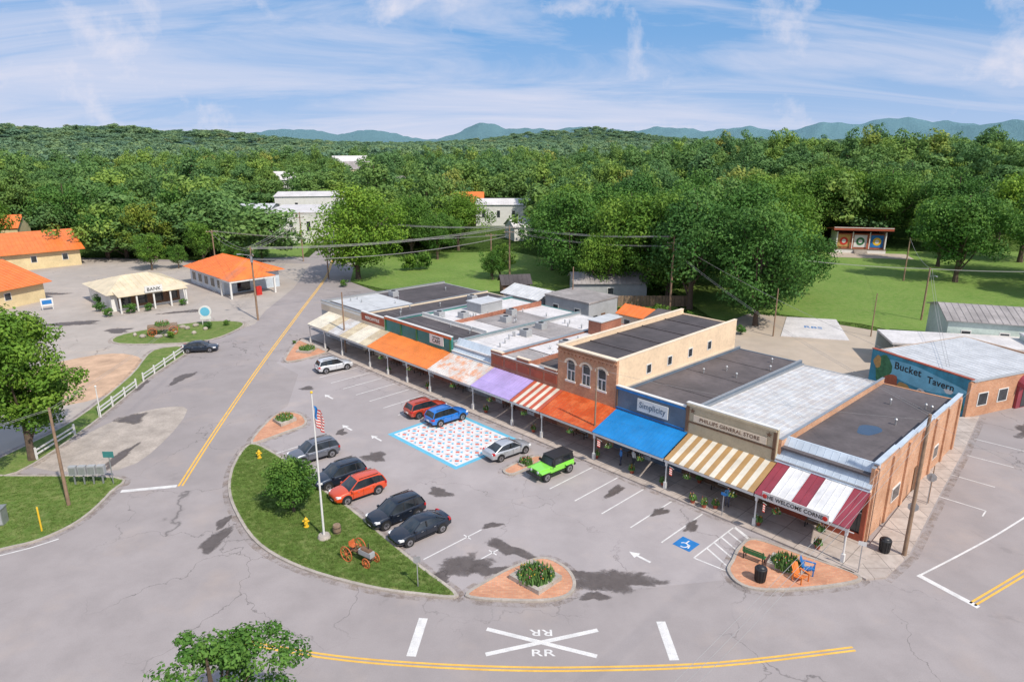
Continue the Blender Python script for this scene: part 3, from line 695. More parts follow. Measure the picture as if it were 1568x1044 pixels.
def shed(name,x,y,a,lx,ly,h,ridge,wall,roof,over=.4,door=True,win=2,z=0):
    g=grp(name,TR(x,y,z,a)); w=Ms('walls',g)
    w.box(-lx/2,lx/2,-ly/2,ly/2,0,h,wall)
    if ridge>0:
        for sx in(-1,1): w.add([(sx*lx/2,-ly/2,h),(sx*lx/2,ly/2,h),(sx*lx/2,0,h+ridge)],[(0,1,2)],wall)
        r=Ms('roof',g); e=over; k=ridge/(ly/2)
        for sy in(-1,1):
            q=[(-lx/2-e,sy*(ly/2+e),h-k*e+.06),(lx/2+e,sy*(ly/2+e),h-k*e+.06),(lx/2+e,0,h+ridge+.06),(-lx/2-e,0,h+ridge+.06)]
            r.slab(q,.08,roof)
            n=int((lx+2*e)/.8)
            for i in range(n+1):
                xx=-lx/2-e+.03+(lx+2*e-.06)*i/n; r.hexa([(xx-.02,q[0][1],q[0][2]),(xx+.02,q[0][1],q[0][2]),(xx+.02,0,q[2][2]),(xx-.02,0,q[2][2])],[(xx-.02,q[0][1],q[0][2]+.05),(xx+.02,q[0][1],q[0][2]+.05),(xx+.02,0,q[2][2]+.05),(xx-.02,0,q[2][2]+.05)],roof)
    else:
        r=Ms('roof',g); r.box(-lx/2-.1,lx/2+.1,-ly/2-.1,ly/2+.1,h+.002,h+.25,roof)
    d=Ms('windows',g)
    for i in range(win):
        xx=-lx/2+lx*(i+.5)/win
        d.box(xx-.6,xx+.6,-ly/2-.04,-ly/2-.003,h*.38,h*.75,WHITE); d.box(xx-.5,xx+.5,-ly/2-.05,-ly/2-.041,h*.4,h*.72,GLASS)
    if door: d.box(lx/2+.003,lx/2+.05,-.5,.5,0,2.1,BRN); d.box(lx/2+.003,lx/2+.04,-ly*.35,-ly*.2,1,2,GLASS)
    return g
shed('grey_storage_shed',17.5,123,2,13,7,3.4,1.3,GREY,GROOF,win=1)
shed('metal_shed',3.5,112,-46,8,6,3.2,1.0,GREY,GALVS)
shed('orange_roof_shed',19.5,98,-46,6,4,3.2,.9,CREAML,OROOF)
shed('rear_annex',11,106,-46,9,7,4.0,0,GREY,GROOF)
shed('white_annex',24.5,92.5,-46,9,6,3.6,.8,BRICKR,DROOF)
shed('brown_shed',.5,124,10,5,4,2.8,1.2,BRN,DROOF2,win=1)
f=Ms('board_fence')
for i in range(30): f.box(14+i*.55,14+i*.55+.5,115.6+.1*(i%2),115.66+.1*(i%2),0,1.9,WOOD)

# ------------------------------------------------------------------ tavern with mural, right
g=grp('mural_tavern',Matrix.Translation((47.3,66.1,0))@Matrix.Rotation(math.atan2(3.7,8.9),4,'Z'))
w=Ms('walls',g)
w.box(0,16,0,.3,0,3.9,BRICK); w.box(0,.3,.3,12,0,4.2,MURB); w.box(.3,16,11.7,12,0,4.0,BRICK); w.box(15.7,16,.3,11.7,0,4.0,BRICK)
r=Ms('roof',g); r.slab([(.3,.3,3.7),(15.7,.3,3.7),(15.7,11.7,4.0),(.3,11.7,4.0)],.15,GALVS)
for i in range(19): r.slab([(.5+i*.8,.3,3.73),(.56+i*.8,.3,3.73),(.56+i*.8,11.7,4.03),(.5+i*.8,11.7,4.03)],.03,GALVS)
r.box(-.08,.36,-.05,12.05,4.202,4.3,BRR); r.box(.37,16.05,-.08,.34,3.902,4.0,GREY)
t=Ms('mural_shapes',g)
def disc(y,z,ry,rz,mat,x=-.01,n=14,seed=0):
    t.poly([(x,y+ry*(1+.18*math.sin(3*6.2832*k/n+y*3))*math.cos(2*math.pi*k/n),z+rz*(1+.15*math.sin(2*6.2832*k/n+y))*math.sin(2*math.pi*k/n)) for k in range(n)],mat)
MS1=pm('mural_foliage',(.06,.20,.09),.4,2,.8);MS2=pm('mural_ochre',(.50,.30,.10),.3,2,.8);MS3=pm('mural_rust',(.42,.12,.06),.3,2,.8);MS4=pm('mural_sky',(.20,.50,.64),.2,1,.8)
disc(6,2.6,5.0,1.1,MS4,-.008,24)
disc(10.3,2.2,1.1,1.6,MS1,-.012);disc(11.1,2.9,.5,.7,MS2,-.016);disc(9,1.2,.9,.8,MS3,-.02);disc(7.4,.9,.9,.6,MS2,-.012);disc(1.0,1.2,.6,.8,MS1,-.012);disc(3.2,.8,1.1,.5,MS3,-.016);disc(5.2,.8,.8,.6,WHITE,-.014);disc(5.3,.9,.4,.35,BRN,-.02);disc(2.2,2.2,.5,.3,WHITE,-.012)
text('Bucket',1.15,g,(-.03,7.2,3.1),(R(90),0,R(-90)),BLACK); text('Tavern',1.05,g,(-.03,3.2,2.7),(R(90),0,R(-90)),BLACK)
for x,m_ in((2.2,GLASS),(5.4,GLASS),(12,GLASS)): t.box(x-.8,x+.8,-.05,-.003,1.1,2.6,WHITE); t.box(x-.68,x+.68,-.06,-.051,1.2,2.5,m_)
t.box(7.6,10.4,-.3,-.003,0,3.0,MAROON); t.box(8.3,9.7,-.33,-.301,.1,2.5,GLASS)
for k in range(8):
    a0=math.pi*k/8;a1=math.pi*(k+1)/8; t.hexa([(9+1.5*math.cos(a),-.003,2.6+1.2*math.sin(a)*rr) for a,rr in((a0,1),(a1,1),(a1,.6),(a0,.6))],[(9+1.5*math.cos(a),-1.0,2.4+1.0*math.sin(a)*rr) for a,rr in((a0,1),(a1,1),(a1,.6),(a0,.6))],MAROON)
shed('pale_green_building',70,89,-18,22,10,5.0,1.2,MINT,GROOF,win=5)
g=grp('covered_walkway',TR(57.5,84,0,-12)); c=Ms('canopy',g); c.box(-9,11,-3.5,3,3.1,3.35,WHITEM)
for x in np.linspace(-8.7,10.7,7): c.cyl((x,-3.3,0),(x,-3.3,3.1),.07,.07,WHITE,6)
c.box(-9,11,2.7,3,0,3.1,MINT)
shed('white_shop',72,78,-10,16,9,4.0,.0,MINT,GALVS)

# ------------------------------------------------------------------ park stage with painted front
g=grp('park_stage_pavilion',TR(89,176,0,-12)); p=Ms('stage',g)
p.box(-6,6,-3.5,3.5,0,1.0,WHITE); p.box(-6.1,6.1,-3.6,3.6,1.002,1.15,BRN)
p.box(-5.8,5.8,3.0,3.2,1.15,5.4,BRR); 
for x in(-5.7,5.7): p.box(x-.15,x+.15,-3.3,-3.0,1.15,5.4,WHITE); p.box(x-.1,x+.1,-2.9,3.2,1.15,5.2,WHITE)
for x in(-2,2): p.box(x-.1,x+.1,-3.3,-3.1,1.15,5.4,WHITE)
p.slab([(-7,-4.4,6.6),(7,-4.4,6.6),(7,4,5.5),(-7,4,5.5)],.25,BRR); p.box(-7,7,-4.5,-4.41,5.9,6.7,BRR); p.box(-6.9,6.9,-4.56,-4.51,6.5,6.66,WHITE)
p.box(-5.55,5.55,-2.6,-2.45,1.15,4.9,MS3)
for x,m_,m2 in((-3.9,MS2,RED),(0,WHITE,GRN),(3.9,BLU,YELP)):
    p.box(x-1.5,x+1.5,-2.66,-2.605,1.5,4.6,m_)
    p.cyl((x,-2.70,3.0),(x,-2.665,3.0),1.0,1.0,m2,16); p.cyl((x,-2.73,3.0),(x,-2.705,3.0),.5,.5,WHITE,12)
for i in range(4): p.box(-1.5,1.5,-3.95-.35*i,-3.62-.35*i,0,1.0-.25*i,CONC)
ap=Ms('stage_apron'); ap.prism([(79,167),(97,163.5),(99,171),(81,175)],.03,.1,GRAVEL)

# ------------------------------------------------------------------ left buildings
def hip(name,x,y,a,lx,ly,h,rz,wall,roof,over=.8,rid=.35):
    g=grp(name,TR(x,y,0,a)); w=Ms('walls',g); w.box(-lx/2,lx/2,-ly/2,ly/2,0,h,wall)
    r=Ms('roof',g); X=lx/2+over;Y=ly/2+over; q=max(.1,X-Y*(1-rid))
    b=[(-X,-Y,h),(X,-Y,h),(X,Y,h),(-X,Y,h)];t=[(-q,0,h+rz),(q,0,h+rz)]
    r.add(b+t,[(0,1,5,4),(1,2,5),(2,3,4,5),(3,0,4),(3,2,1,0)],roof)
    n=int(2*X/.9)
    for i in range(1,n):
        xx=-X+2*X*i/n; k=min(1,(X-abs(xx))/(X-q)) if X>q else 1
        for sy in(-1,1):
            r.hexa([(xx-.03,sy*Y,h),(xx+.03,sy*Y,h),(xx+.03,sy*Y*(1-k),h+rz*k),(xx-.03,sy*Y*(1-k),h+rz*k)],[(xx-.03,sy*Y,h+.06),(xx+.03,sy*Y,h+.06),(xx+.03,sy*Y*(1-k),h+rz*k+.06),(xx-.03,sy*Y*(1-k),h+rz*k+.06)],roof)
    return g,w
BROOF=ribbed('beige_roof_metal',(.74,.62,.42))
g,w=hip('small_bank_with_porch',-67.6,120.5,45,12,13,3.0,1.9,WHITE,BROOF)
t=Ms('porch',g); t.slab([(-5.6,-9.2,2.9),(5.6,-9.2,2.9),(5.6,-6.4,3.4),(-5.6,-6.4,3.4)],.12,BROOF)
for x in(-5.3,-2.7,0,2.7,5.3): t.box(x-.12,x+.12,-9,-8.76,0,2.8,WHITE)
t.box(-5,5,-6.56,-6.503,.4,2.6,BRN)
for x in(-3.6,-1,1.6,4): t.box(x-.8,x+.6,-6.62,-6.561,.8,2.3,GLASS)
t.box(-1.4,1.4,-9.4,-9.25,3.0,4.1,WHITE); text('BANK',.8,g,(0,-9.42,3.5),(R(90),0,0),BLACK)
for y in(-3,1,4): t.box(6.003,6.05,y-.7,y+.7,.9,2.2,GLASS)
g,w=hip('orange_roof_station',-55.5,134.5,-45,16,11,3.4,2.3,PALEB,OROOF,1.0)
t=Ms('canopy',g); 
t.add([(7.5,-6.5,3.3),(13,-6.5,3.3),(13,2.5,3.3),(7.5,2.5,3.3),(9,-2,5.0),(11,-2,5.0)],[(0,1,5,4),(1,2,5),(2,3,4,5),(3,0,4)],OROOF); t.box(7.6,12.9,-6.4,2.4,2.95,3.28,WHITE)
for x,y in((12.7,-6.2),(12.7,2.2),(8.5,-6.2)): t.box(x-.15,x+.15,y-.15,y+.15,0,2.95,WHITE)
for x in(-6,-3,0,3,6): t.box(x-.9,x+.9,-5.56,-5.503,.8,2.6,WHITE); t.box(x-.75,x+.75,-5.6,-5.561,.95,2.45,GLASS)
t.box(8.003,8.05,-3,-.5,.2,2.4,GLASS)
t.box(12.2,12.9,-1.5,-.5,0,1.6,RED)
shed('orange_roof_warehouse',-116,157,42,24,22,4.0,3.2,YEL,OROOF,1.0,win=4)
shed('orange_roof_warehouse',-99,112,70,26,22,3.6,3.0,YEL,OROOF,1.0)
shed('orange_roof_house',-150,196,20,18,12,4,3,YEL,OROOF)
g=shed('antiques_building',-60,203,5,19,24,8.2,0,WHITE,WHITEM,win=4); t=Ms('sign',g); t.box(-8.5,-1,-12.35,-12.28,2.6,4.4,WHITE); text('ANTIQUES',1.5,g,(-4.8,-12.4,3.5),(R(90),0,0),BLACK)
shed('grey_warehouse',-98,232,8,36,16,6,1,GREY,GALVS)
shed('white_warehouse',-72,262,8,30,20,8,1,WHITE,WHITEM)
shed('white_house',-2,236,0,20,12,7,1.5,WHITE,WHITEM,win=4)
shed('white_house',4,200,20,10,8,4,2,WHITE,WHITEM,win=3)
shed('red_barn',-16,240,0,12,10,7.4,3,RED,OROOF)
shed('white_house',-108,470,10,22,16,13,4,WHITE,WHITEM)
shed('white_house',-120,380,10,20,16,7,4,WHITE,WHITEM)
shed('grey_house',-55,330,30,14,10,7,4,CREAML,GROOF)
shed('white_house',103,207,-20,10,8,8,3,WHITE,GROOF,z=0)
shed('white_house',-92,420,20,16,12,11,4,CREAML,GROOF)

# ------------------------------------------------------------------ vegetation prototypes
def tree_mesh(name,seed,H,Rr,base,ncl,nl,ls,leaf,trunk=True,trad=None,irr=.3,cl=(.26,.42)):
    rng=np.random.default_rng(seed)
    cz=(base+H)/2; rz=(H-base)/2
    d=rng.normal(size=(ncl,3)); d/=np.linalg.norm(d,axis=1)[:,None]
    f=.30+.52*rng.random(ncl)**.6
    azv=np.arctan2(d[:,1],d[:,0]); ph=rng.uniform(0,6.28,4)
    lob=1+irr*np.sin(2*azv+ph[0])*.6+irr*np.sin(3*azv+ph[1]+2*d[:,2])*.7+irr*.5*np.sin(5*azv+ph[2])
    rc=Rr*rng.uniform(cl[0],cl[1],ncl)
    tap=np.where(d[:,2]<0,1.0,1-.35*d[:,2]**2)
    C=np.stack([d[:,0]*Rr*f*lob*tap,d[:,1]*Rr*f*lob*tap,cz+d[:,2]*(rz-rc*.5)*np.clip(f*1.15,0,1)],1)
    ld=rng.normal(size=(ncl,nl,3)); ld/=np.linalg.norm(ld,axis=2)[...,None]
    rr=rc[:,None]*(.45+.62*rng.random((ncl,nl))**.7)
    P=C[:,None,:]+ld*rr[...,None]*np.array([1,1,.72])
    n=ld+rng.normal(size=ld.shape)*.45+np.array([0,0,.25]); n/=np.linalg.norm(n,axis=2)[...,None]
    P=P.reshape(-1,3);n=n.reshape(-1,3);N=len(P)
    t=np.cross(n,rng.normal(size=(N,3))); t/=np.linalg.norm(t,axis=1)[:,None]; b=np.cross(n,t)
    s=ls*rng.uniform(.55,1.25,N)[:,None]
    V=np.stack([P-t*s*.5,P-b*s*.32,P+t*s*.55+n*s*.12,P+b*s*.32],1).reshape(-1,3)
    F=np.arange(N*4).reshape(-1,4)
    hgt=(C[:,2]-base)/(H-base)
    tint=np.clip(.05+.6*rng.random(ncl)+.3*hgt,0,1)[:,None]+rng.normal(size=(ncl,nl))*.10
    tint=np.clip(tint.ravel(),0,1)
    vs=V.tolist();fs=F.tolist();mi=[0]*N
    if trunk:
        T=Ms.__new__(Ms); T.v=[];T.f=[];T.mi=[];T.mats=[]
        tr=trad or H*.022
        pts=[(0,0,-.3),(0.1*tr,.1*tr,base*.6),(rng.normal()*.3*tr,rng.normal()*.3*tr,cz)]
        T.cyl(pts[0],pts[1],tr*1.35,tr,BARK,8);T.cyl(pts[1],pts[2],tr,tr*.6,BARK,8)
        T.cyl(pts[2],(0,0,cz+rz*.7),tr*.6,tr*.15,BARK,6)
        for k in rng.choice(ncl,min(ncl,16),replace=False):
            h0=rng.uniform(base*.55,cz); p0=(0,0,h0);mid=(C[k][0]*.5,C[k][1]*.5,h0+(C[k][2]-h0)*.35)
            T.cyl(p0,mid,tr*.45,tr*.3,BARK,5);T.cyl(mid,tuple(C[k]),tr*.3,tr*.08,BARK,5)
        o=len(vs);vs+=[tuple(v) for v in T.v];fs+=[[o+i for i in q] for q in T.f];mi+=[1]*len(T.f)
    me=bpy.data.meshes.new(name);me.from_pydata(vs,[],fs);me.materials.append(leaf);me.materials.append(BARK)
    me.polygons.foreach_set('material_index',mi)
    at=me.attributes.new('tint','FLOAT','FACE'); full=np.zeros(len(fs),dtype=np.float32);full[:N]=tint; at.data.foreach_set('value',full)
    return me
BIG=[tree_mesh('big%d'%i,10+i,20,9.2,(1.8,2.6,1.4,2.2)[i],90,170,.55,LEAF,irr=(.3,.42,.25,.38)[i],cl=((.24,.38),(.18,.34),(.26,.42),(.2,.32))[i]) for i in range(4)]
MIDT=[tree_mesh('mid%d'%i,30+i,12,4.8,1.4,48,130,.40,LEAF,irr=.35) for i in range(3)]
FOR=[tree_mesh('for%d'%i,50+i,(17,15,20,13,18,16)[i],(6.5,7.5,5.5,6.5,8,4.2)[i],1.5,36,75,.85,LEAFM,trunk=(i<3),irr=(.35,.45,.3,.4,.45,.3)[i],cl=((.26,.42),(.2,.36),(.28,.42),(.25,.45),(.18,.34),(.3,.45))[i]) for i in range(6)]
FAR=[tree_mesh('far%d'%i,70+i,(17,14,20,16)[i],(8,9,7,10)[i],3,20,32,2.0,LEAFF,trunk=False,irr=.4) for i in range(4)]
SHR=[tree_mesh('shr%d'%i,90+i,1.0,.6,.02,16,70,.11,LEAF,trunk=False) for i in range(2)]
def tree(name,me,x,y,sc=1,sz=None,rot=None,z=0):
    o=bpy.data.objects.new(name,me); COL.objects.link(o); o.location=(x,y,z); o.scale=(sc,sc,sz or sc); o.rotation_euler=(0,0,rot if rot is not None else random.uniform(0,6.28)); return o
tree('oak_tree',BIG[0],-32,140,1.12,1.0,1.0)
for i,(x,y,s,z) in enumerate([(38,103,.85,.96),(30.5,114,1.05,1.04),(44,115,.9,.92),(22,128,1.05,1.06),(34,130,1.15,1.1),(12,134,1.0,.98),(9,150,.8,.85),(46,132,1.1,1.05),(20,148,1.0,.98),(16.5,122,.6,.7),(54,150,1.1,1.08),(38,150,1.1,1.02),(-14,178,.85,.8),(14,168,1.0,.9),(-25,170,.85,.85),(28,120,.95,1.0),(58,168,1.1,1.05),(47,168,1.1,1.1),(30,165,1.1,1.05),(-18,164,.6,.62),(16,140,.9,.9),(52,124,.7,.72)]):
    tree('oak_tree',BIG[(i*3+i//4)%4],x,y,s,z)
for x,y,s in [(90.2,136.7,1.0),(104,120,.95),(112,139,1.1),(97,154,.9),(120,160,1.2),(72,182,1.0),(102,188,1.15),(114,178,1.1),(66,178,.9),(84,192,1.1),(93,194,1.15)]: tree('shade_tree',BIG[random.randrange(4)],x,y,s)
for x,y,s in [(-72,158,.9),(-86,164,1.25),(-95,172,1.2),(-79,172,1.2),(-69,170,1.0),(-105,178,1.5),(-120,186,1.6),(-134,176,1.4),(-64,156,.5),(-80,150,.75),(-86,180,1.5),(-98,165,1.1),(-44,186,1.1),(-40,176,.9),(-73,166,.8),(-59,160,.38),(-75,152,.5)]: tree('maple_tree',MIDT[random.randrange(3)],x,y,s)
tree('maple_tree',MIDT[1],-4,139,.55,.6);tree('maple_tree',MIDT[2],-2.5,141,.65,.65)
ym=tree_mesh('young',201,5.4,2.1,.6,60,190,.19,LEAF,trad=.11,irr=.2)
tree('young_maple_tree',ym,-17,47.3,1)
lt=tree_mesh('leftt',203,14.5,5.0,1.6,100,260,.32,LEAF,trad=.3,irr=.35,cl=(.18,.32))
tree('walnut_tree',lt,-43.6,56.5,1.05,1.03,2)
bt=tree_mesh('foret',207,9.0,3.6,2.5,85,170,.19,LEAF,trad=.2,irr=.42,cl=(.10,.2))
tree('ash_tree',bt,-12.9,23.8,1.15,.90,.5)
for x,y,s in [(-66,108.5,1.6),(-63.7,110.5,1.9),(-61.5,112.3,1.5),(-57.5,116.5,1.3),(-69.5,112,1.8),(-72,117,2.4),(-46.5,101,1.3),(-44.5,103,1.0),(-57,136,1.6),(-33,132,1.6),(-20,150,4.5),(-23,149,4),(-31,93,.6),(-50,96,1.2),(-54,99,.9),(28,104,2.2),(24,108,2.5),(34,98,1.6)]: tree('shrub',SHR[random.randrange(2)],x,y,s,s*1.0)

def hidecoll(name,meshes):
    c=bpy.data.collections.new(name)
    for i,me in enumerate(meshes):
        o=bpy.data.objects.new('%s_kind_%d'%(name,i),me); c.objects.link(o)
    return c
def scatter(name,pts,coll,smin,smax,seed):
    me=bpy.data.meshes.new(name); me.from_pydata(pts,[],[]); ob=bpy.data.objects.new(name,me); COL.objects.link(ob)
    ng=bpy.data.node_groups.new(name,'GeometryNodeTree')
    ng.interface.new_socket('Geometry',in_out='INPUT',socket_type='NodeSocketGeometry'); ng.interface.new_socket('Geometry',in_out='OUTPUT',socket_type='NodeSocketGeometry')
    N=ng.nodes; i=N.new('NodeGroupInput');o=N.new('NodeGroupOutput');ip=N.new('GeometryNodeInstanceOnPoints');ci=N.new('GeometryNodeCollectionInfo')
    ci.inputs['Collection'].default_value=coll; ci.inputs['Separate Children'].default_value=True; ci.inputs['Reset Children'].default_value=True
    ip.inputs['Pick Instance'].default_value=True
    r=N.new('FunctionNodeRandomValue'); r.data_type='FLOAT_VECTOR'; r.inputs[0].default_value=(-.06,-.06,0); r.inputs[1].default_value=(.06,.06,6.28); r.inputs['Seed'].default_value=seed
    s=N.new('FunctionNodeRandomValue'); s.data_type='FLOAT_VECTOR'; s.inputs[0].default_value=smin; s.inputs[1].default_value=smax; s.inputs['Seed'].default_value=seed+1
    k=ng.links.new
    k(i.outputs[0],ip.inputs['Points']);k(ci.outputs[0],ip.inputs['Instance']);k(r.outputs[0],ip.inputs['Rotation']);k(s.outputs[0],ip.inputs['Scale']);k(ip.outputs[0],o.inputs[0])
    md=ob.modifiers.new('scatter','NODES'); md.node_group=ng
    return ob
def inpoly(x,y,P):
    c=False;j=len(P)-1
    for i in range(len(P)):
        if (P[i][1]>y)!=(P[j][1]>y) and x<(P[j][0]-P[i][0])*(y-P[i][1])/(P[j][1]-P[i][1])+P[i][0]: c=not c
        j=i
    return c
CLEAR=[[(-150,60),(-150,160),(-118,168),(-60,158),(-50,168),(-56,200),(-66,286),(-54,286),(-44,205),(-36,168),(-30,178),(0,180),(14,160),(30,128),(55,150),(62,186),(98,190),(170,186),(180,90),(140,60),(60,0),(-100,0)],
 [(-50,160),(-66,165),(-76,186),(-125,218),(-125,245),(-92,285),(-52,280),(-48,190)],[(-10,160),(-22,250),(12,250),(4,160)],[(-80,340),(-122,480),(-82,480),(-64,350)],[(-95,290),(-135,370),(-135,395),(-105,395)],[(-160,165),(-175,180),(-170,215),(-135,215),(-120,168)],[(-50,290),(-65,340),(-45,340),(-40,290)]]
rn=random.Random(3)
def pts(r0,r1,n,clear=True,hw=46,gap=0):
    out=[]
    while len(out)<n:
        r=math.sqrt(rn.uniform(r0*r0,r1*r1));a=R(rn.uniform(-hw,hw));x=r*math.sin(a);y=r*math.cos(a)
        if clear and any(inpoly(x,y,P) for P in CLEAR): continue
        if gap and math.sin(x/23+1.3*math.sin(y/31))+math.sin(y/37+x/61)>gap: continue
        out.append((x,y))
    xs=np.array(out); z=terr(xs[:,0],xs[:,1])-.3
    return [(a[0],a[1],b) for a,b in zip(out,z)]
cf=hidecoll('forest',FOR); cfar=hidecoll('far_forest',FAR)
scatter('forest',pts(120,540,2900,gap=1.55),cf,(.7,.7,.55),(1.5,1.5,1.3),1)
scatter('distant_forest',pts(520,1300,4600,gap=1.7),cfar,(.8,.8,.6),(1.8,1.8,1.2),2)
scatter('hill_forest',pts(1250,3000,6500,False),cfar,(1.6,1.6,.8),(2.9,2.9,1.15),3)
# grass tufts on the kerbed lawns near the camera
TUFTM=grassmat('grass_blades',(.10,.19,.035),(.17,.28,.06),(.27,.31,.11))
def tuft(i):
    rng=random.Random(300+i);v=[];f=[]
    for k in range(26):
        a=rng.uniform(0,6.28);q=rng.uniform(0,.16);x=q*math.cos(a);y=q*math.sin(a);h=rng.uniform(.05,.13);t=rng.uniform(0,6.28);w_=.010
        o=len(v); v+=[(x-w_*math.cos(t),y-w_*math.sin(t),0),(x+w_*math.cos(t),y+w_*math.sin(t),0),(x+h*.5*math.cos(a),y+h*.5*math.sin(a),h)]; f.append((o,o+1,o+2))
    me=bpy.data.meshes.new('tuft%d'%i); me.from_pydata(v,[],f); me.materials.append(TUFTM); return me
ct=hidecoll('grass_tuft',[tuft(i) for i in range(3)])
tp=[]
while len(tp)<5200:
    x=rn.uniform(-26,-3);y=rn.uniform(37,60)
    if inpoly(x,y,inset(ISL,.3)[1] if not tp else ISLI):
        tp.append((x,y,.118))
    if len(tp)==0: continue
    if len(tp)==1: ISLI=inset(ISL,.3)[1]; RSI=inset(RSG,.3)[1]
while len(tp)<8200:
    x=rn.uniform(-50,-32);y=rn.uniform(36,54)
    if inpoly(x,y,RSI): tp.append((x,y,.098))
scatter('grass_tufts',tp,ct,(.8,.8,.6),(1.5,1.5,1.3),9)

# ------------------------------------------------------------------ vehicles
PAINT={'red':carpaint('car_red',(.58,.06,.02)),'blue':carpaint('car_blue',(.015,.18,.60),.2),'white':carpaint('car_silver_white',(.66,.67,.69),.3),'silver':carpaint('car_silver',(.55,.57,.60),.5),'grey':carpaint('car_grey',(.17,.18,.21),.5),'navy':carpaint('car_navy',(.02,.032,.055),.5),'black':carpaint('car_black',(.014,.020,.034),.4),'green':carpaint('car_green',(.24,.70,.07),.0),'orange':carpaint('car_orange_red',(.68,.075,.015),.1)}
def wheel(ms,x,y,r=.34,w=.22):
    s=1 if y>0 else -1
    ms.cyl((x,y-s*w,r),(x,y,r),r,r,RUB,18); ms.cyl((x,y+s*.004,r),(x,y+s*.012,r),r*.66,r*.6,RIM,14); ms.cyl((x,y+s*.013,r),(x,y+s*.02,r),r*.2,r*.16,BLACK,8)
    for k in range(5):
        a=k*1.2566; ms.cyl((x+r*.35*math.cos(a+.6),y+s*.0125,r+r*.35*math.sin(a+.6)),(x+r*.35*math.cos(a+.6),y+s*.016,r+r*.35*math.sin(a+.6)),r*.12,r*.12,BLACK,6)
def car(name,kind,color,x,y,head):
    P=PAINT[color]; g=grp(name,TR(x,y,.012,head)); b=Ms('body',g,smooth=True); d=Ms('details',g); wh=Ms('wheels',g,smooth=True)
    if kind=='suv':
        st=[(-2.28,.70,.50,.88),(-2.22,.84,.36,1.02),(-1.9,.90,.28,1.07),(-1.2,.92,.24,1.08),(0,.93,.22,1.04),(.9,.92,.24,1.02),(1.5,.91,.26,.98),(1.95,.87,.28,.90),(2.2,.78,.34,.80),(2.29,.62,.44,.68)]
        gs=[(-2.17,.80,.78,1.02,1.05),(-1.9,.82,.66,1.04,1.55),(-1.5,.83,.66,1.04,1.66),(-.3,.84,.67,1.02,1.70),(.3,.84,.66,1.0,1.64),(1.12,.82,.78,.98,1.01)]; wx_=1.38;wr=.36
    else:
        st=[(-2.38,.68,.48,.82),(-2.3,.82,.34,.93),(-1.9,.88,.27,.98),(-1.2,.90,.22,.97),(0,.91,.2,.93),(.9,.90,.22,.92),(1.5,.89,.24,.86),(1.95,.85,.27,.78),(2.25,.75,.32,.68),(2.36,.58,.42,.58)]
        gs=[(-1.95,.76,.70,.94,.96),(-1.1,.80,.60,.93,1.36),(-.6,.81,.61,.92,1.44),(0.0,.81,.61,.91,1.45),(.3,.81,.60,.90,1.40),(1.2,.79,.74,.88,.90)]; wx_=1.42;wr=.33
    secs=[]
    for X,w,zl,zt in st:
        zm=zl+(zt-zl)*.55
        half=[(w*.86,zl),(w*.98,zl+.09),(w,zm),(w*.97,zt-.14),(w*.88,zt-.03),(w*.62,zt+.015),(w*.2,zt+.035)]
        secs.append([(X,-a,z) for a,z in half]+[(X,a,z) for a,z in half[::-1]])
    b.loft(secs,lambda i,j:P if j!=13 else BLACK)
    secs=[]
    for X,wb,wr_,zb,zt in gs:
        half=[(wb,zb-.05),(wr_+(wb-wr_)*.12,zt-.07 if zt-zb>.1 else zt-.01),(wr_*.88,zt),(wr_*.3,zt+.02 if zt-zb>.1 else zt)]
        secs.append([(X,-a,z) for a,z in half]+[(X,a,z) for a,z in half[::-1]])
    ng_=len(gs)
    def gm(i,j):
        if j in(0,6): return GLASS
        if i==0 or i==ng_-2: return GLASS
        return P
    b.loft(secs,gm)
    for s in(-1,1):
        for i0,i1 in((0,1),(ng_-2,ng_-1)):
            A_=gs[i0];B_=gs[i1]
            p=[(q[0],s*((q[2]+(q[1]-q[2])*.12) if q[4]-q[3]>.1 else q[1]),q[4]-.05) for q in(A_,B_)]
            d.cyl(p[0],p[1],.045,.045,P,6)
        for X in((-.25,-1.25) if kind=='suv' else(-.15,)):
            d.hexa([(X-.05,s*.845,1.0),(X+.05,s*.845,1.0),(X+.05,s*.82,1.0),(X-.05,s*.82,1.0)],[(X-.05,s*.70,1.6 if kind=='suv' else 1.38),(X+.05,s*.70,1.6 if kind=='suv' else 1.38),(X+.05,s*.67,1.6 if kind=='suv' else 1.38),(X-.05,s*.67,1.6 if kind=='suv' else 1.38)],BLACK)
        d.box(.85,1.02,s*.92,s*1.06,.98,1.12,P)
        hz=st[-3][3]-.13
        d.hexa([(1.92,s*.60,hz-.08),(2.22,s*.60,hz-.08),(2.16,s*.82,hz-.06),(1.86,s*.885,hz-.06)],[(1.92,s*.60,hz+.09),(2.215,s*.60,hz+.05),(2.14,s*.81,hz+.07),(1.86,s*.88,hz+.08)],LAMPW)
        d.hexa([(-2.31,s*.55,.78),(-2.1,s*.60,.78),(-2.05,s*.905,.78),(-2.24,s*.86,.78)],[(-2.27,s*.55,.93),(-2.1,s*.60,.95),(-2.05,s*.90,.97),(-2.22,s*.85,.95)],LAMPR)
        for X in(-wx_,wx_):
            d.cyl((X,s*.80,wr+.03),(X,s*.932,wr+.03),wr+.075,wr+.075,BLACK,18)
            wheel(wh,X,s*.945,wr)
        d.box(-.9,.85,s*.925,s*.935,.30,.36,BLACK)
        for X in(-.75,.35): d.box(X-.09,X+.09,s*.925,s*.945,.80,.83,STEEL)
        for X in(-1.0,-.05,.85): d.box(X-.008,X+.008,s*.926,s*.936,.42,.92,BLACK)
        if kind=='suv': d.box(-1.6,.1,s*.56,s*.6,1.70,1.74,BLACK)
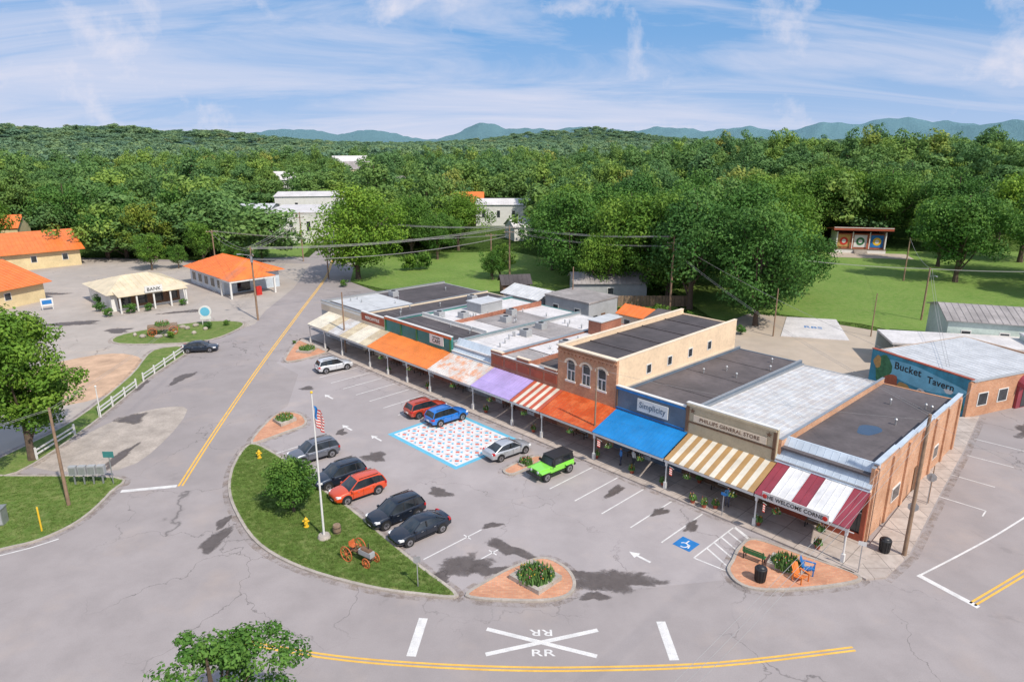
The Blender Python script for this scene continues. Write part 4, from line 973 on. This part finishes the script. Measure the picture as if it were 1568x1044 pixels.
    d.box(2.2,2.31,-.42,.42,.42,.62,BLACK); d.box(2.3,2.32,-.2,.2,.36,.41,WHITE); d.box(-2.34,-2.28,-.2,.2,.6,.72,WHITE); d.box(-2.32,-2.2,-.6,.6,.36,.5,BLACK)
    return g
def pc(kind,col,s,n,h): x,y=W(s,n); car('parked_suv' if kind=='suv' else 'parked_sedan',kind,col,x,y,h)
pc('suv','white',61.0,-3.6,36); pc('suv','red',41.5,-4.0,38); pc('suv','blue',38.4,-3.7,40); pc('sedan','silver',28.4,-4.6,38)
pc('suv','grey',40.2,-17.8,218); pc('suv','navy',34.6,-18.5,219); pc('suv','orange',31.5,-18.6,219); pc('suv','black',26.3,-18.5,221); pc('sedan','black',23.3,-18.5,221)
car('parked_sedan','sedan','navy',-42.8,89.6,10)
for x,y,c,k in((-108,141,'white','suv'),(-112,144,'grey','sedan'),(-128,186,'white','suv'),(-120,184,'silver','suv')): car('parked_car',k,c,x,y,70)
def jeep(x,y,h):
    P=PAINT['green']; g=grp('green_off_road_vehicle',TR(x,y,.012,h)); b=Ms('body',g); b.bev=.03; wh=Ms('wheels',g,smooth=True); d=Ms('details',g)
    b.box(-2.0,.75,-.78,.78,.55,1.12,P)
    b.hexa([(.75,-.72,.55),(1.95,-.60,.55),(1.95,.60,.55),(.75,.72,.55)],[(.75,-.72,1.12),(1.95,-.58,1.06),(1.95,.58,1.06),(.75,.72,1.12)],P)
    b.hexa([(-2.0,-.78,1.125),(.62,-.78,1.125),(.62,.78,1.125),(-2.0,.78,1.125)],[(-1.92,-.66,1.74),(.36,-.66,1.74),(.36,.66,1.74),(-1.92,.66,1.74)],BLACK)
    b.slab([(-1.98,-.70,1.81),(.42,-.70,1.81),(.42,.70,1.81),(-1.98,.70,1.81)],.06,BLACK)
    d.hexa([(.64,-.68,1.17),(.66,-.68,1.17),(.66,.68,1.17),(.64,.68,1.17)],[(.42,-.62,1.70),(.44,-.62,1.70),(.44,.62,1.70),(.42,.62,1.70)],GLASS)
    for s in(-1,1):
        b.slab([(.8,s*.60,.98),(1.95,s*.56,.98),(1.98,s*.98,.92),(.78,s*.98,.94)],.09,P)
        b.slab([(-1.85,s*.76,.96),(-.85,s*.76,.96),(-.85,s*.98,.92),(-1.85,s*.98,.92)],.09,P)
        b.slab([(-.75,s*.74,.52),(.7,s*.74,.52),(.7,s*.95,.52),(-.75,s*.95,.52)],.09,BLACK)
        for X in(-.15,-1.15): d.hexa([(X-.42,s*.785,1.17),(X+.42,s*.785,1.17),(X+.42,s*.775,1.17),(X-.42,s*.775,1.17)],[(X-.38,s*.70,1.64),(X+.38,s*.70,1.64),(X+.38,s*.69,1.64),(X-.38,s*.69,1.64)],GLASS)
        wheel(wh,1.32,s*.95,.41,.27); wheel(wh,-1.32,s*.95,.41,.27)
        d.cyl((1.95,s*.42,.88),(1.99,s*.42,.88),.12,.12,LAMPW,12); d.box(.45,.6,s*.80,s*1.0,1.15,1.35,BLACK)
        d.box(-2.03,-2.0,s*.66,s*.76,.75,1.0,LAMPR)
    for k in range(7): d.box(1.952,1.965,-.27+k*.08,-.23+k*.08,.68,1.0,BLACK)
    d.box(1.97,2.2,-.8,.8,.5,.68,BLACK); d.box(-2.2,-2.01,-.8,.8,.5,.66,BLACK)
    wh.cyl((-2.03,0,1.08),(-2.27,0,1.08),.40,.40,RUB,18); wh.cyl((-2.271,0,1.08),(-2.28,0,1.08),.2,.2,RIM,12)
x,y=W(23.0,-4.5); jeep(x,y,220)

# ------------------------------------------------------------------ poles and wires
def upole(x,y,h,a=0,arms=1,name='utility_pole',tf=False,lamp=False,r=.14):
    g=Ms(name,None,TR(x,y,0,a),True); g.cyl((0,0,-.3),(0,0,h),r,r*.68,POLE,10)
    for k in range(arms):
        z=h-.35-k*.9; g.box(-1.15,1.15,.08,.2,z-.06,z+.06,POLE)
        for q in(-1.05,-.45,.45,1.05): g.cyl((q,.14,z+.06),(q,.14,z+.25),.04,.03,GREY,6)
    if tf: g.cyl((.3,-.05,h-2.4),(.3,-.05,h-1.5),.22,.22,STEEL,10); g.cyl((.3,-.05,h-1.5),(.3,-.05,h-1.3),.06,.03,STEEL,6)
    if lamp: g.cyl((0,0,h-1.4),(0,-1.6,h-1.0),.03,.03,STEEL,6); g.box(-.12,.12,-2.1,-1.5,h-1.08,h-.95,STEEL)
upole(27.4,41.5,10.7,-46,0,r=.15); upole(26.3,110.7,13.0,10,3,tf=True,lamp=True,r=.2); upole(-40.9,106.4,11.8,-60,2,tf=True,lamp=True,r=.17); upole(-35.2,48.3,8.4,20,0); upole(-63.5,145,9.5,20,1,r=.16)
upole(-49.7,161.4,11.5,40,2,r=.17); upole(-.5,138,11.2,0,2,lamp=True,r=.2); upole(65.9,106.4,8.5,0,0,lamp=True,r=.16); upole(80.4,138,8.8,0,0,r=.16); upole(-4.4,143,9,0,1,r=.18); upole(7.5,57.1,8.6,0,0,r=.1); upole(-22.6,88.6,8.5,0,0,r=.12); upole(-38.2,140,8.5,0,1,r=.15); upole(53,96.9,6.5,0,0,r=.09); upole(38.6,97,7.2,0,0,r=.11); upole(10,110,8,0,0,r=.12); upole(33.2,48.6,3.4,0,0,r=.05)
wr=bpy.data.curves.new('power_lines','CURVE'); wr.dimensions='3D'; wr.bevel_depth=.022; wr.materials.append(WIREM)
def wire(a,b,sag=.6,offs=(0,),rad=1.):
    a=Vector(a);b=Vector(b);d=(b-a);n=Vector((-d.y,d.x,0)).normalized()
    for o in offs:
        s=wr.splines.new('POLY'); s.points.add(12)
        for i in range(13):
            t=i/12;p=a.lerp(b,t)+n*o; p.z-=4*sag*t*(1-t); s.points[i].co=(*p,1); s.points[i].radius=rad
T3=(-1.05,-.45,.45,1.05)
wire((26.3,110.8,12.9),(-.5,138.1,11.1),.8,T3);wire((26.3,110.8,11.3),(-.5,138,10.1),.9,(-.5,.5));wire((26.3,110.8,12.4),(65.9,106.4,8.3),1,(0,.4));wire((65.9,106.4,8.3),(120,112,9),1.2,(0,.4));wire((65.9,106.4,8.4),(80.4,138,8.7),.8,(0,))
wire((26.3,110.8,10.5),(27.4,41.5,10.6),1.0,(0,.3),.5);wire((-40.9,106.4,11.6),(-.5,138,11.0),1.0,T3);wire((-40.9,106.4,9.8),(-.5,138,9.2),1.4,(0,.4));wire((-40.9,106.4,11.2),(-63.5,145,9.3),.9,(-.5,.5));wire((-40.9,106.4,11.6),(-49.7,161.4,11.3),1.1,T3)
wire((-40.9,106.4,10.8),(-35.2,48.3,8.3),1.2,(0,.3),.5);wire((-35.2,48.3,8.3),(-60,20,9),1,(0,.3),.4);wire((27.4,41.5,10.6),(-1,12,11),.5,(0,.3,.6),.4);wire((27.4,41.5,10.2),(40,10,10),.8,(0,),.3);wire((27.4,41.5,10.3),(7.5,57.1,8.5),.6,(0,),.4)
wire((7.5,57.1,8.5),(-22.6,88.6,8.4),.8,(0,),.5);wire((-22.6,88.6,8.4),(-40.9,106.4,9.6),.6,(0,),.7);wire((65.9,106.4,8.3),(47,70,4.4),.6,(0,.3),.8);wire((27.4,41.5,10.4),(49,67,4.3),.6,(0,),.4);wire((-.5,138,11),(-49.7,161.4,11.3),1.2,T3);wire((-.5,138,9.5),(-63.5,145,9.3),1.5,(-.4,.4));wire((26.3,110.8,11.8),(44,74,4.4),.7,(0,),.8)
ow=bpy.data.objects.new('power_lines',wr);COL.objects.link(ow)

# ------------------------------------------------------------------ flagpole
g=grp('flagpole',TR(-13.7,43.7,.12)); p=Ms('pole',g,smooth=True); p.cyl((0,0,0),(0,0,11.2),.085,.045,WHITE,10); p.ball((0,0,11.28),.1,YELP); p.cyl((0,0,0),(0,0,.25),.5,.4,CONC,12)
fg=Ms('flag',g)
def fp(u,v):
    return (.06+.62*u+.05*math.sin(v*7+u*5), .10*math.sin(u*11+v*3), 10.3-1.5*v-.55*u)
nu,nv=10,13
for i in range(nu):
    for j in range(nv):
        m_=WHITE if j%2 else RED
        if i<4 and j<7: m_=BLU
        fg.add([fp(i/nu,j/nv),fp((i+1)/nu,j/nv),fp((i+1)/nu,(j+1)/nv),fp(i/nu,(j+1)/nv)],[(0,1,2,3)],m_)

# ------------------------------------------------------------------ small street furniture
GL=pm('plant_green',(.10,.20,.045),.5,5,.8)
PINKF=pm('flower_pink',(.6,.15,.25),.2,4,.7)
def flowers(x,y,z,r,n,seed,h=.35,parent=None,name='flowers',bl=.22):
    f=Ms(name,parent); rn2=random.Random(seed)
    for i in range(n):
        a=rn2.uniform(0,6.28);q=r*math.sqrt(rn2.random());hh=rn2.uniform(.3,1)*h;px=x+q*math.cos(a);py=y+q*math.sin(a)
        t=rn2.uniform(0,6.28);l=.07+.08*rn2.random()
        f.add([(px-l*math.cos(t),py-l*math.sin(t),z),(px+l*math.cos(t),py+l*math.sin(t),z),(px+l*.5*math.sin(t),py+l*.5,z+hh)],[(0,1,2)],GL)
        if rn2.random()<bl: f.ball((px,py,z+hh),.035,rn2.choice([PINKF,YELP,WHITE,RED]),5,4)
def planter(name,pts,h=.5,seed=1):
    g=grp(name); c=Ms('stone_edge',g); p,q=inset(pts,.28); N=len(p)
    c.add([(a,b,.1) for a,b in p]+[(a,b,h) for a,b in p]+[(a,b,h) for a,b in q]+[(a,b,h-.15) for a,b in q],sum([[(i,(i+1)%N,N+(i+1)%N,N+i),(N+i,N+(i+1)%N,2*N+(i+1)%N,2*N+i),(2*N+i,2*N+(i+1)%N,3*N+(i+1)%N,3*N+i)] for i in range(N)],[]),CONC)
    c.poly([(a,b,h-.12) for a,b in q],SOIL)
    cx=sum(a for a,b in p)/N;cy=sum(b for a,b in p)/N; rr=min(math.dist(p[0],p[2]),math.dist(p[1],p[3]))*.36
    flowers(cx,cy,h-.12,rr,520,seed,.6,parent=g,bl=.09)
planter('flower_planter',[(-.2,38.8),(1.5,40.5),(3.3,38.7),(1.7,37.1)],.45,1)
planter('flower_planter',[(-24.6,65),(-23.6,66.6),(-22.2,65.2),(-23.3,63.6)],.45,2)
planter('flower_planter',[(17.3,40.2),(18.2,41.4),(19.9,39.9),(19,38.9)],.45,3)
planter('flower_planter',[(-29.4,88.6),(-28.8,91.2),(-26.9,90.2),(-27.4,88)],.4,4)
planter('flower_planter',[W(25.4,-5.6),W(26.0,-5.6),W(26.0,-4.2),W(25.4,-4.2)],.3,5)
def hydrant(x,y):
    h=Ms('fire_hydrant',None,TR(x,y,.12),True); h.cyl((0,0,0),(0,0,.08),.2,.2,YELP,12);h.cyl((0,0,.08),(0,0,.62),.13,.12,YELP,12);h.ball((0,0,.64),(.15,.15,.14),YELP,10);h.cyl((0,0,.76),(0,0,.84),.05,.04,YELP,6);h.cyl((-.25,0,.5),(.25,0,.5),.07,.07,YELP,8);h.cyl((0,-.25,.42),(0,0,.42),.09,.09,YELP,8)
hydrant(-15.4,45.1); hydrant(-23.0,56.6)
def bin_(x,y):
    b=Ms('trash_can',None,TR(x,y,.12),True); b.cyl((0,0,0),(0,0,.95),.3,.36,BLACK,14)
    for k in range(14): a=k*.4488; b.cyl((.33*math.cos(a),.33*math.sin(a),.05),(.39*math.cos(a),.39*math.sin(a),.95),.02,.02,BLACK,4)
    b.cyl((0,0,.95),(0,0,1.02),.40,.36,BLACK,14);b.ball((0,0,1.02),(.3,.3,.15),BLACK)
bin_(16.3,38.6); bin_(26.2,41.9)
def chair(x,y,a,m1,name='adirondack_chair'):
    g=grp(name,TR(x,y,.12,a)); s=Ms('seat',g)
    for k in range(4): s.slab([(-.3,-.3+k*.16,.42-.05*k),(.3,-.3+k*.16,.42-.05*k),(.3,-.17+k*.16,.38-.05*k),(-.3,-.17+k*.16,.38-.05*k)],.03,m1)
    b=Ms('backrest',g)
    for k in range(5):
        x0=-.29+k*.12; h=1.0+(.12 if k==2 else .07 if k in(1,3) else 0); b.hexa([(x0,.3,.25),(x0+.1,.3,.25),(x0+.1,.33,.25),(x0,.33,.25)],[(x0,.62,h),(x0+.1,.62,h),(x0+.1,.65,h),(x0,.65,h)],m1)
    l=Ms('arms_and_legs',g)
    for sx in(-1,1): l.box(sx*.32,sx*.45,-.35,.45,.56,.6,m1); l.box(sx*.34,sx*.39,-.33,-.25,0,.56,m1); l.box(sx*.34,sx*.39,.35,.43,0,.56,m1)
chair(19.0,38.6,30,ORAN);chair(19.9,39.5,60,BLU)
def bench(x,y,a,m1=WOOD,name='park_bench'):
    g=grp(name,TR(x,y,.14,a)); s=Ms('seat',g)
    for k in range(3): s.box(-.75,.75,-.22+k*.15,-.1+k*.15,.43,.46,m1)
    b=Ms('backrest',g)
    for k in range(3): b.box(-.75,.75,.26,.29,.55+k*.13,.65+k*.13,m1)
    l=Ms('legs',g)
    for sx in(-.65,.65): l.box(sx-.03,sx+.03,-.22,-.16,0,.43,BLACK);l.box(sx-.03,sx+.03,.22,.259,0,.95,BLACK);l.box(sx-.03,sx+.03,-.16,.22,.39,.428,BLACK)
bench(16.7,40.9,140,GRN)
for s in(3.2,11,19.5,26,36,44,52,57,63): x,y=W(s,2.9); bench(x,y,-45.7)
def pot(x,y,z=.14,r=.22,seed=0):
    g=grp('flower_pot',TR(x,y,z)); p=Ms('pot',g,smooth=True); p.cyl((0,0,0),(0,0,.35),r*.7,r,BRR,10); flowers(0,0,.33,r*1.2,60,seed,.55,parent=g)
for i,(s,n) in enumerate([(11.6,-.25),(10.6,-.25),(9.9,.3),(2,.5),(6.4,.4),(14.9,.5),(18,.4),(22,.5),(13,3.1),(30,.5),(37,.5),(47,.5),(55,.5)]): x,y=W(s,n); pot(x,y,seed=i)
for i,s in enumerate([1.8,5,8.5,12.5,17,20.5,25,31,36,42,50,56]):
    x,y=W(s,.15); g=grp('hanging_basket',TR(x,y,2.0)); flowers(0,0,-.15,.28,70,50+i,.4,parent=g,name='plants'); b=Ms('basket',g,smooth=True); b.ball((0,0,-.12),(.22,.22,.14),BRN); b.cyl((0,0,0),(0,0,.6),.012,.012,BLACK,4)
def pflag(s):
    x,y=W(s,-.1); g=grp('small_flag',TR(x,y,2.3,-135)); f=Ms('flag',g); f.cyl((0,0,0),(.7,0,.5),.02,.02,WHITE,5)
    for j in range(7): f.add([(.25,0,.1-.09*j),(.72,.03,.42-.09*j),(.72,.03,.33-.09*j),(.25,0,.01-.09*j)],[(0,1,2,3)],[RED,WHITE][j%2])
    f.poly([(.25,-.012,.1),(.5,.0,.27),(.5,0,0),(.25,-.012,-.2)],BLU)
pflag(5.7);pflag(13.6);pflag(21)
def sign(name,x,y,a,h,shape,mat,w=.6,z=.1,post=STEEL):
    g=grp(name,TR(x,y,z,a)); p=Ms('post',g); p.box(-.03,.03,-.03,.03,0,h,post); b=Ms('panel',g)
    if shape=='oct': pts=[(w*.5*math.cos(R(22.5+45*k)),w*.5*math.sin(R(22.5+45*k))) for k in range(8)]
    elif shape=='rect': pts=[(-w/2,-w*.3),(w/2,-w*.3),(w/2,w*.3),(-w/2,w*.3)]
    else: pts=[(-w/2,-w/2),(w/2,-w/2),(w/2,w/2),(-w/2,w/2)]
    n=len(pts); b.add([(u,-.05,h+v-w*.3) for u,v in pts]+[(u,-.035,h+v-w*.3) for u,v in pts],[tuple(range(n)),tuple(range(n,2*n))]+[(i,(i+1)%n,n+(i+1)%n,n+i) for i in range(n)],mat)
    return g
sign('stop_sign',29.0,43.9,150,2.6,'oct',STEEL,.75);sign('stop_sign',33.0,48.4,150,2.6,'oct',STEEL,.75)
sign('traffic_sign',23.2,39.5,-30,2.4,'rect',WHITE,.5);sign('traffic_sign',-6.1,38.0,10,2.2,'sq',STEEL,.45);sign('parking_sign',W(9,-.3)[0],W(9,-.3)[1],-45,2.0,'rect',BLU,.4)
sign('street_name_sign',-33.6,51.8,0,3.0,'rect',TEAL,.9)
sign('traffic_sign',23.9,43.0,-60,2.4,'sq',WHITE,.5)
g=grp('mailbox_cluster',TR(-35.6,51.6,.12,5)); m_=Ms('boxes',g)
for k in range(4): m_.box(-1.4+k*.75,-.8+k*.75,-.02,.35,.9,1.7,GREY); m_.box(-1.15+k*.75,-1.05+k*.75,.1,.2,0,.9,STEEL); m_.box(-1.35+k*.75,-.85+k*.75,-.04,-.022,1.0,1.6,STEEL)
mp=Ms('marker_post',None,TR(-34.9,44.6,.1)); mp.cyl((0,0,0),(0,0,1.9),.06,.06,YELP,8); mp.cyl((0,0,1.9),(0,0,2.0),.07,.03,YELP,8)
eb=Ms('utility_cabinet',None,TR(-38.8,45.6,.1,10)); eb.box(-.5,.5,-.4,.4,0,1.3,STEEL); eb.box(-.45,.45,-.42,-.401,.1,1.2,GREY); eb.box(-.55,.55,-.45,.45,1.302,1.36,STEEL)
def fence(x0,y0,x1,y1):
    g=grp('white_plank_fence'); f=Ms('rails_and_posts',g); a=Vector((x0,y0));b=Vector((x1,y1));n=int((b-a).length/2.4);d=(b-a)/n;u=d.normalized();v=Vector((-u.y,u.x))
    for i in range(n+1):
        p=a+d*i; f.obox(p,u*.07,v*.07,1.15,WHITE,.05)
    for z in(.45,.85):
        for i in range(n):
            p=a+d*(i+.5); f.obox(p,u*(d.length/2-.075),v*.025,.16,WHITE,z)
fence(-43.3,66.5,-43.9,75.0);fence(-44.2,77.2,-44.6,88.5);fence(-43.2,56.5,-43.0,61.8)
lp=Ms('white_post',None,TR(-43.0,66.2,.05)); lp.cyl((0,0,0),(0,0,3.4),.07,.05,WHITE,8); lp.ball((0,0,3.45),.12,WHITE)
def wheelspoke(ms,c,ax,r,mat,n=8):
    ax=Vector(ax).normalized();a=ax.orthogonal().normalized();b=ax.cross(a);c=Vector(c);K=18
    pr=[c+a*r*math.cos(6.2832*k/K)+b*r*math.sin(6.2832*k/K) for k in range(K)]
    for k in range(K): ms.cyl(pr[k],pr[(k+1)%K],.04,.04,mat,5)
    for k in range(n): ms.cyl(c,c+a*r*math.cos(6.2832*k/n)+b*r*math.sin(6.2832*k/n),.022,.022,mat,4)
    ms.cyl(c-ax*.1,c+ax*.1,.08,.08,mat,8)
ORP=pm('faded_orange_paint',(.55,.14,.04),.3,4,.7)
g=grp('antique_tractor',TR(-10.4,40.9,.12,-35)); t=Ms('wheels',g)
for x,y,r_ in((-.75,-.65,.55),(-.75,.65,.55),(.95,-.45,.35),(.95,.45,.35)): wheelspoke(t,(x,y,r_),(0,1,0),r_,ORP)
t=Ms('chassis',g,smooth=True); t.box(-1,1.2,-.12,.12,.5,.62,BRN); t.box(.0,1.15,-.22,.22,.63,1.0,GREY); t.cyl((.2,0,1.0),(1.0,0,1.0),.2,.2,BRN,10); t.cyl((.8,0,1.1),(.8,0,1.6),.04,.04,BLACK,6); t.cyl((-.75,-.65,.55),(-.75,.65,.55),.05,.05,BRN,6); t.cyl((.95,-.45,.35),(.95,.45,.35),.04,.04,BRN,6)
t.box(-.9,-.5,-.25,.25,.9,.95,ORP); t.box(-.92,-.88,-.25,.25,.95,1.25,ORP); t.box(-.73,-.67,-.03,.03,.62,.9,BLACK); t.cyl((-.35,0,.7),(-.5,0,1.25),.02,.02,BLACK,5)
br=Ms('wooden_barrel',None,TR(-12.9,44.3,.12),True)
for z0,z1,r0,r1 in((0,.2,.26,.31),(.2,.5,.31,.31),(.5,.7,.31,.26)): br.cyl((0,0,z0),(0,0,z1),r0,r1,WOOD,12)
br.cyl((0,0,.16),(0,0,.2),.315,.315,BLACK,12);br.cyl((0,0,.5),(0,0,.54),.315,.315,BLACK,12)
g=grp('farm_wagon_display',TR(-52,98,.1,25)); t=Ms('wagon',g); t.box(-2,2,-.7,.7,.8,1.4,WOOD)
for x in(-1.4,1.4):
    for y in(-.9,.9): wheelspoke(t,(x,y,.6),(0,1,0),.6,ORP)
flowers(0,0,1.4,1.0,160,77,.6,parent=g)
for k in range(14): t.ball((random.uniform(-5,6),random.uniform(-3,3),.15),(random.uniform(.25,.6),random.uniform(.25,.5),.3),CONCD,6,5)
g=grp('round_town_sign',TR(-47.8,103.2,.1,10)); t=Ms('post_and_board',g,smooth=True)
for a in(-.55,.55): t.cyl((a,0,0),(a,0,1.6),.07,.07,WHITE,6)
t.cyl((0,-.08,2.1),(0,.08,2.1),.95,.95,WHITE,20); t.cyl((0,-.10,2.1),(0,-.082,2.1),.7,.7,CYAN,20); t.box(-.8,.8,-.1,.1,.9,1.3,WHITE)
sg=grp('lot_sign',TR(-79,113,.05,40)); t=Ms('board',sg); t.box(-.9,.9,-.05,.05,.7,2.0,WHITE); t.box(-.8,-.7,-.04,.04,0,.7,WHITE);t.box(.7,.8,-.04,.04,0,.7,WHITE);t.box(-.7,.7,-.07,-.051,1.0,1.7,BLU)

def person(x,y,a,shirt,trous,seed=0,z=.14):
    J={'pel':(0,0,.95),'ch':(0,.0,1.25),'nk':(0,0,1.48),'hd':(0,.02,1.60),'ht':(0,.02,1.74),'sl':(-.18,0,1.42),'el':(-.24,.02,1.13),'hl':(-.22,.12,.90),'sr':(.18,0,1.42),'er':(.25,-.02,1.13),'hr':(.23,.1,.90),'kl':(-.11,.06,.50),'al':(-.11,-.02,.08),'tl':(-.12,.16,.04),'kr':(.11,.0,.50),'ar':(.12,-.08,.08),'tr':(.12,.1,.04),'pl':(-.10,0,.9),'pr':(.10,0,.9)}
    E=[('pel','ch'),('ch','nk'),('nk','hd'),('hd','ht'),('ch','sl'),('sl','el'),('el','hl'),('ch','sr'),('sr','er'),('er','hr'),('pel','pl'),('pl','kl'),('kl','al'),('al','tl'),('pel','pr'),('pr','kr'),('kr','ar'),('ar','tr')]
    Rd={'pel':.14,'ch':.15,'nk':.06,'hd':.10,'ht':.08,'sl':.065,'el':.045,'hl':.035,'sr':.065,'er':.045,'hr':.035,'kl':.065,'al':.045,'tl':.035,'kr':.065,'ar':.045,'tr':.035,'pl':.1,'pr':.1}
    ks=list(J); me=bpy.data.meshes.new('body'); me.from_pydata([J[k] for k in ks],[(ks.index(p),ks.index(q)) for p,q in E],[])
    o=bpy.data.objects.new('person',me); COL.objects.link(o); o.location=(x,y,z); o.rotation_euler=(0,0,R(a))
    md=o.modifiers.new('s','SKIN'); sv=me.skin_vertices[0].data
    for i,k in enumerate(ks): sv[i].radius=(Rd[k],Rd[k]*(.75 if k in('pel','ch') else 1)); sv[i].use_root=(k=='pel')
    sb=o.modifiers.new('d','SUBSURF'); sb.levels=1; sb.render_levels=2
    m,nt,b=newmat('person_clothes_%d'%seed); v=objc(nt); s=nt.nodes.new('ShaderNodeSeparateXYZ'); L(nt,v,s.inputs[0])
    n=noise(nt,v,9,3); zz=mth(nt,'ADD',mth(nt,'MULTIPLY',s.outputs[2],.5),mth(nt,'MULTIPLY',n,.01))
    r=nt.nodes.new('ShaderNodeValToRGB'); r.color_ramp.interpolation='CONSTANT'; L(nt,zz,r.inputs[0]); e=r.color_ramp.elements
    st=[(0,(.03,.02,.02)),(.05,trous),(.48,shirt),(.755,(.45,.25,.17)),(.85,(.05,.03,.02))]
    while len(e)<5: e.new(.5)
    for i,(p_,c) in enumerate(st): e[i].position=p_; e[i].color=(*c,1)
    L(nt,r.outputs[0],b.inputs['Base Color']); b.inputs['Roughness'].default_value=.8; me.materials.append(m)
for s,n,a,c1,c2,sd in((19.6,.9,100,(.05,.2,.5),(.04,.05,.09),0),(18.6,1.4,-60,(.6,.6,.58),(.05,.05,.06),1),(9.4,1.2,150,(.1,.3,.55),(.1,.1,.14),2)): x,y=W(s,n); person(x,y,a,c1,c2,sd)

for m_ in ALLM: m_.build()

# ------------------------------------------------------------------ sky, sun, camera
SE=48
sd=Vector((.50,-.62,0)).normalized()
sunv=Vector((sd.x*math.cos(R(SE)),sd.y*math.cos(R(SE)),math.sin(R(SE))))
w=bpy.data.worlds.new('World'); scene.world=w; w.use_nodes=True; nt=w.node_tree; bg=nt.nodes['Background']
tc=nt.nodes.new('ShaderNodeTexCoord').outputs['Generated']
sk=nt.nodes.new('ShaderNodeTexSky'); sk.sky_type='NISHITA'; sk.sun_disc=False; sk.sun_elevation=R(SE); sk.sun_rotation=math.atan2(sunv.x,sunv.y); sk.air_density=1.0; sk.dust_density=.4; sk.ozone_density=2.5
va=nt.nodes.new('ShaderNodeVectorMath'); va.operation='ADD'; L(nt,tc,va.inputs[0]); va.inputs[1].default_value=(0,0,.16)
vn=nt.nodes.new('ShaderNodeVectorMath'); vn.operation='NORMALIZE'; L(nt,va.outputs[0],vn.inputs[0]); L(nt,vn.outputs[0],sk.inputs[0])
sp=nt.nodes.new('ShaderNodeSeparateXYZ'); L(nt,tc,sp.inputs[0]); z=mth(nt,'MAXIMUM',sp.outputs[2],0)
den=mth(nt,'ADD',z,.20)
cb=nt.nodes.new('ShaderNodeCombineXYZ'); L(nt,mth(nt,'DIVIDE',sp.outputs[0],den),cb.inputs[0]); L(nt,mth(nt,'DIVIDE',sp.outputs[1],den),cb.inputs[1])
mp_=nt.nodes.new('ShaderNodeMapping'); L(nt,cb.outputs[0],mp_.inputs[0]); mp_.inputs['Rotation'].default_value=(0,0,R(20)); mp_.inputs['Scale'].default_value=(.42,1.25,1); mp_.inputs['Location'].default_value=(2.3,.4,0)
c1=noise(nt,mp_.outputs[0],1.15,10,.62,1.0); c2=noise(nt,mp_.outputs[0],.5,3,.5,.5)
cl=mth(nt,'ADD',mth(nt,'MULTIPLY',c1,.6),mth(nt,'MULTIPLY',c2,.45))
lf=mth(nt,'MULTIPLY',sp.outputs[0],-.05); cl=mth(nt,'ADD',cl,lf)
cf_=ramp(nt,cl,[(.44,0.),(.54,.5),(.68,1.)])
c3=noise(nt,tc,9.0,8,.6,.2); c4=noise(nt,tc,2.2,2,.5)
pf=ramp(nt,mth(nt,'ADD',mth(nt,'MULTIPLY',c3,.65),mth(nt,'MULTIPLY',c4,.4)),[(.55,0.),(.66,.75)])
hz=ramp(nt,z,[(0.,.85),(.05,.55),(.13,.15),(.22,0.)])
skt=mix(nt,.62,mix(nt,1.,sk.outputs[0],(.75,1.0,1.25),'MULTIPLY'),(1.75,4.6,8.6))
skc=mix(nt,hz,skt,(5.0,6.1,8.3))
skc=mix(nt,cf_,skc,(7.2,7.4,8.8))
skc=mix(nt,pf,skc,(8.5,8.2,9.0))
L(nt,skc,bg.inputs[0]); bg.inputs[1].default_value=.10
sun=bpy.data.lights.new('sun','SUN'); sun.energy=4.6; sun.angle=R(1.2); sun.color=(1,.925,.82); so=bpy.data.objects.new('sun',sun); COL.objects.link(so)
so.rotation_euler=(-sunv).to_track_quat('-Z','Y').to_euler()
cam=bpy.data.cameras.new('camera'); cam.lens=24; cam.sensor_width=36; cam.clip_end=20000; cam.clip_start=.5
camo=bpy.data.objects.new('camera',cam); COL.objects.link(camo); camo.location=(0,0,28); camo.rotation_euler=(R(90-16.5),0,0); scene.camera=camo
scene.view_settings.view_transform='Standard'
try: scene.view_settings.look='None'
except Exception: pass
scene.view_settings.exposure=0
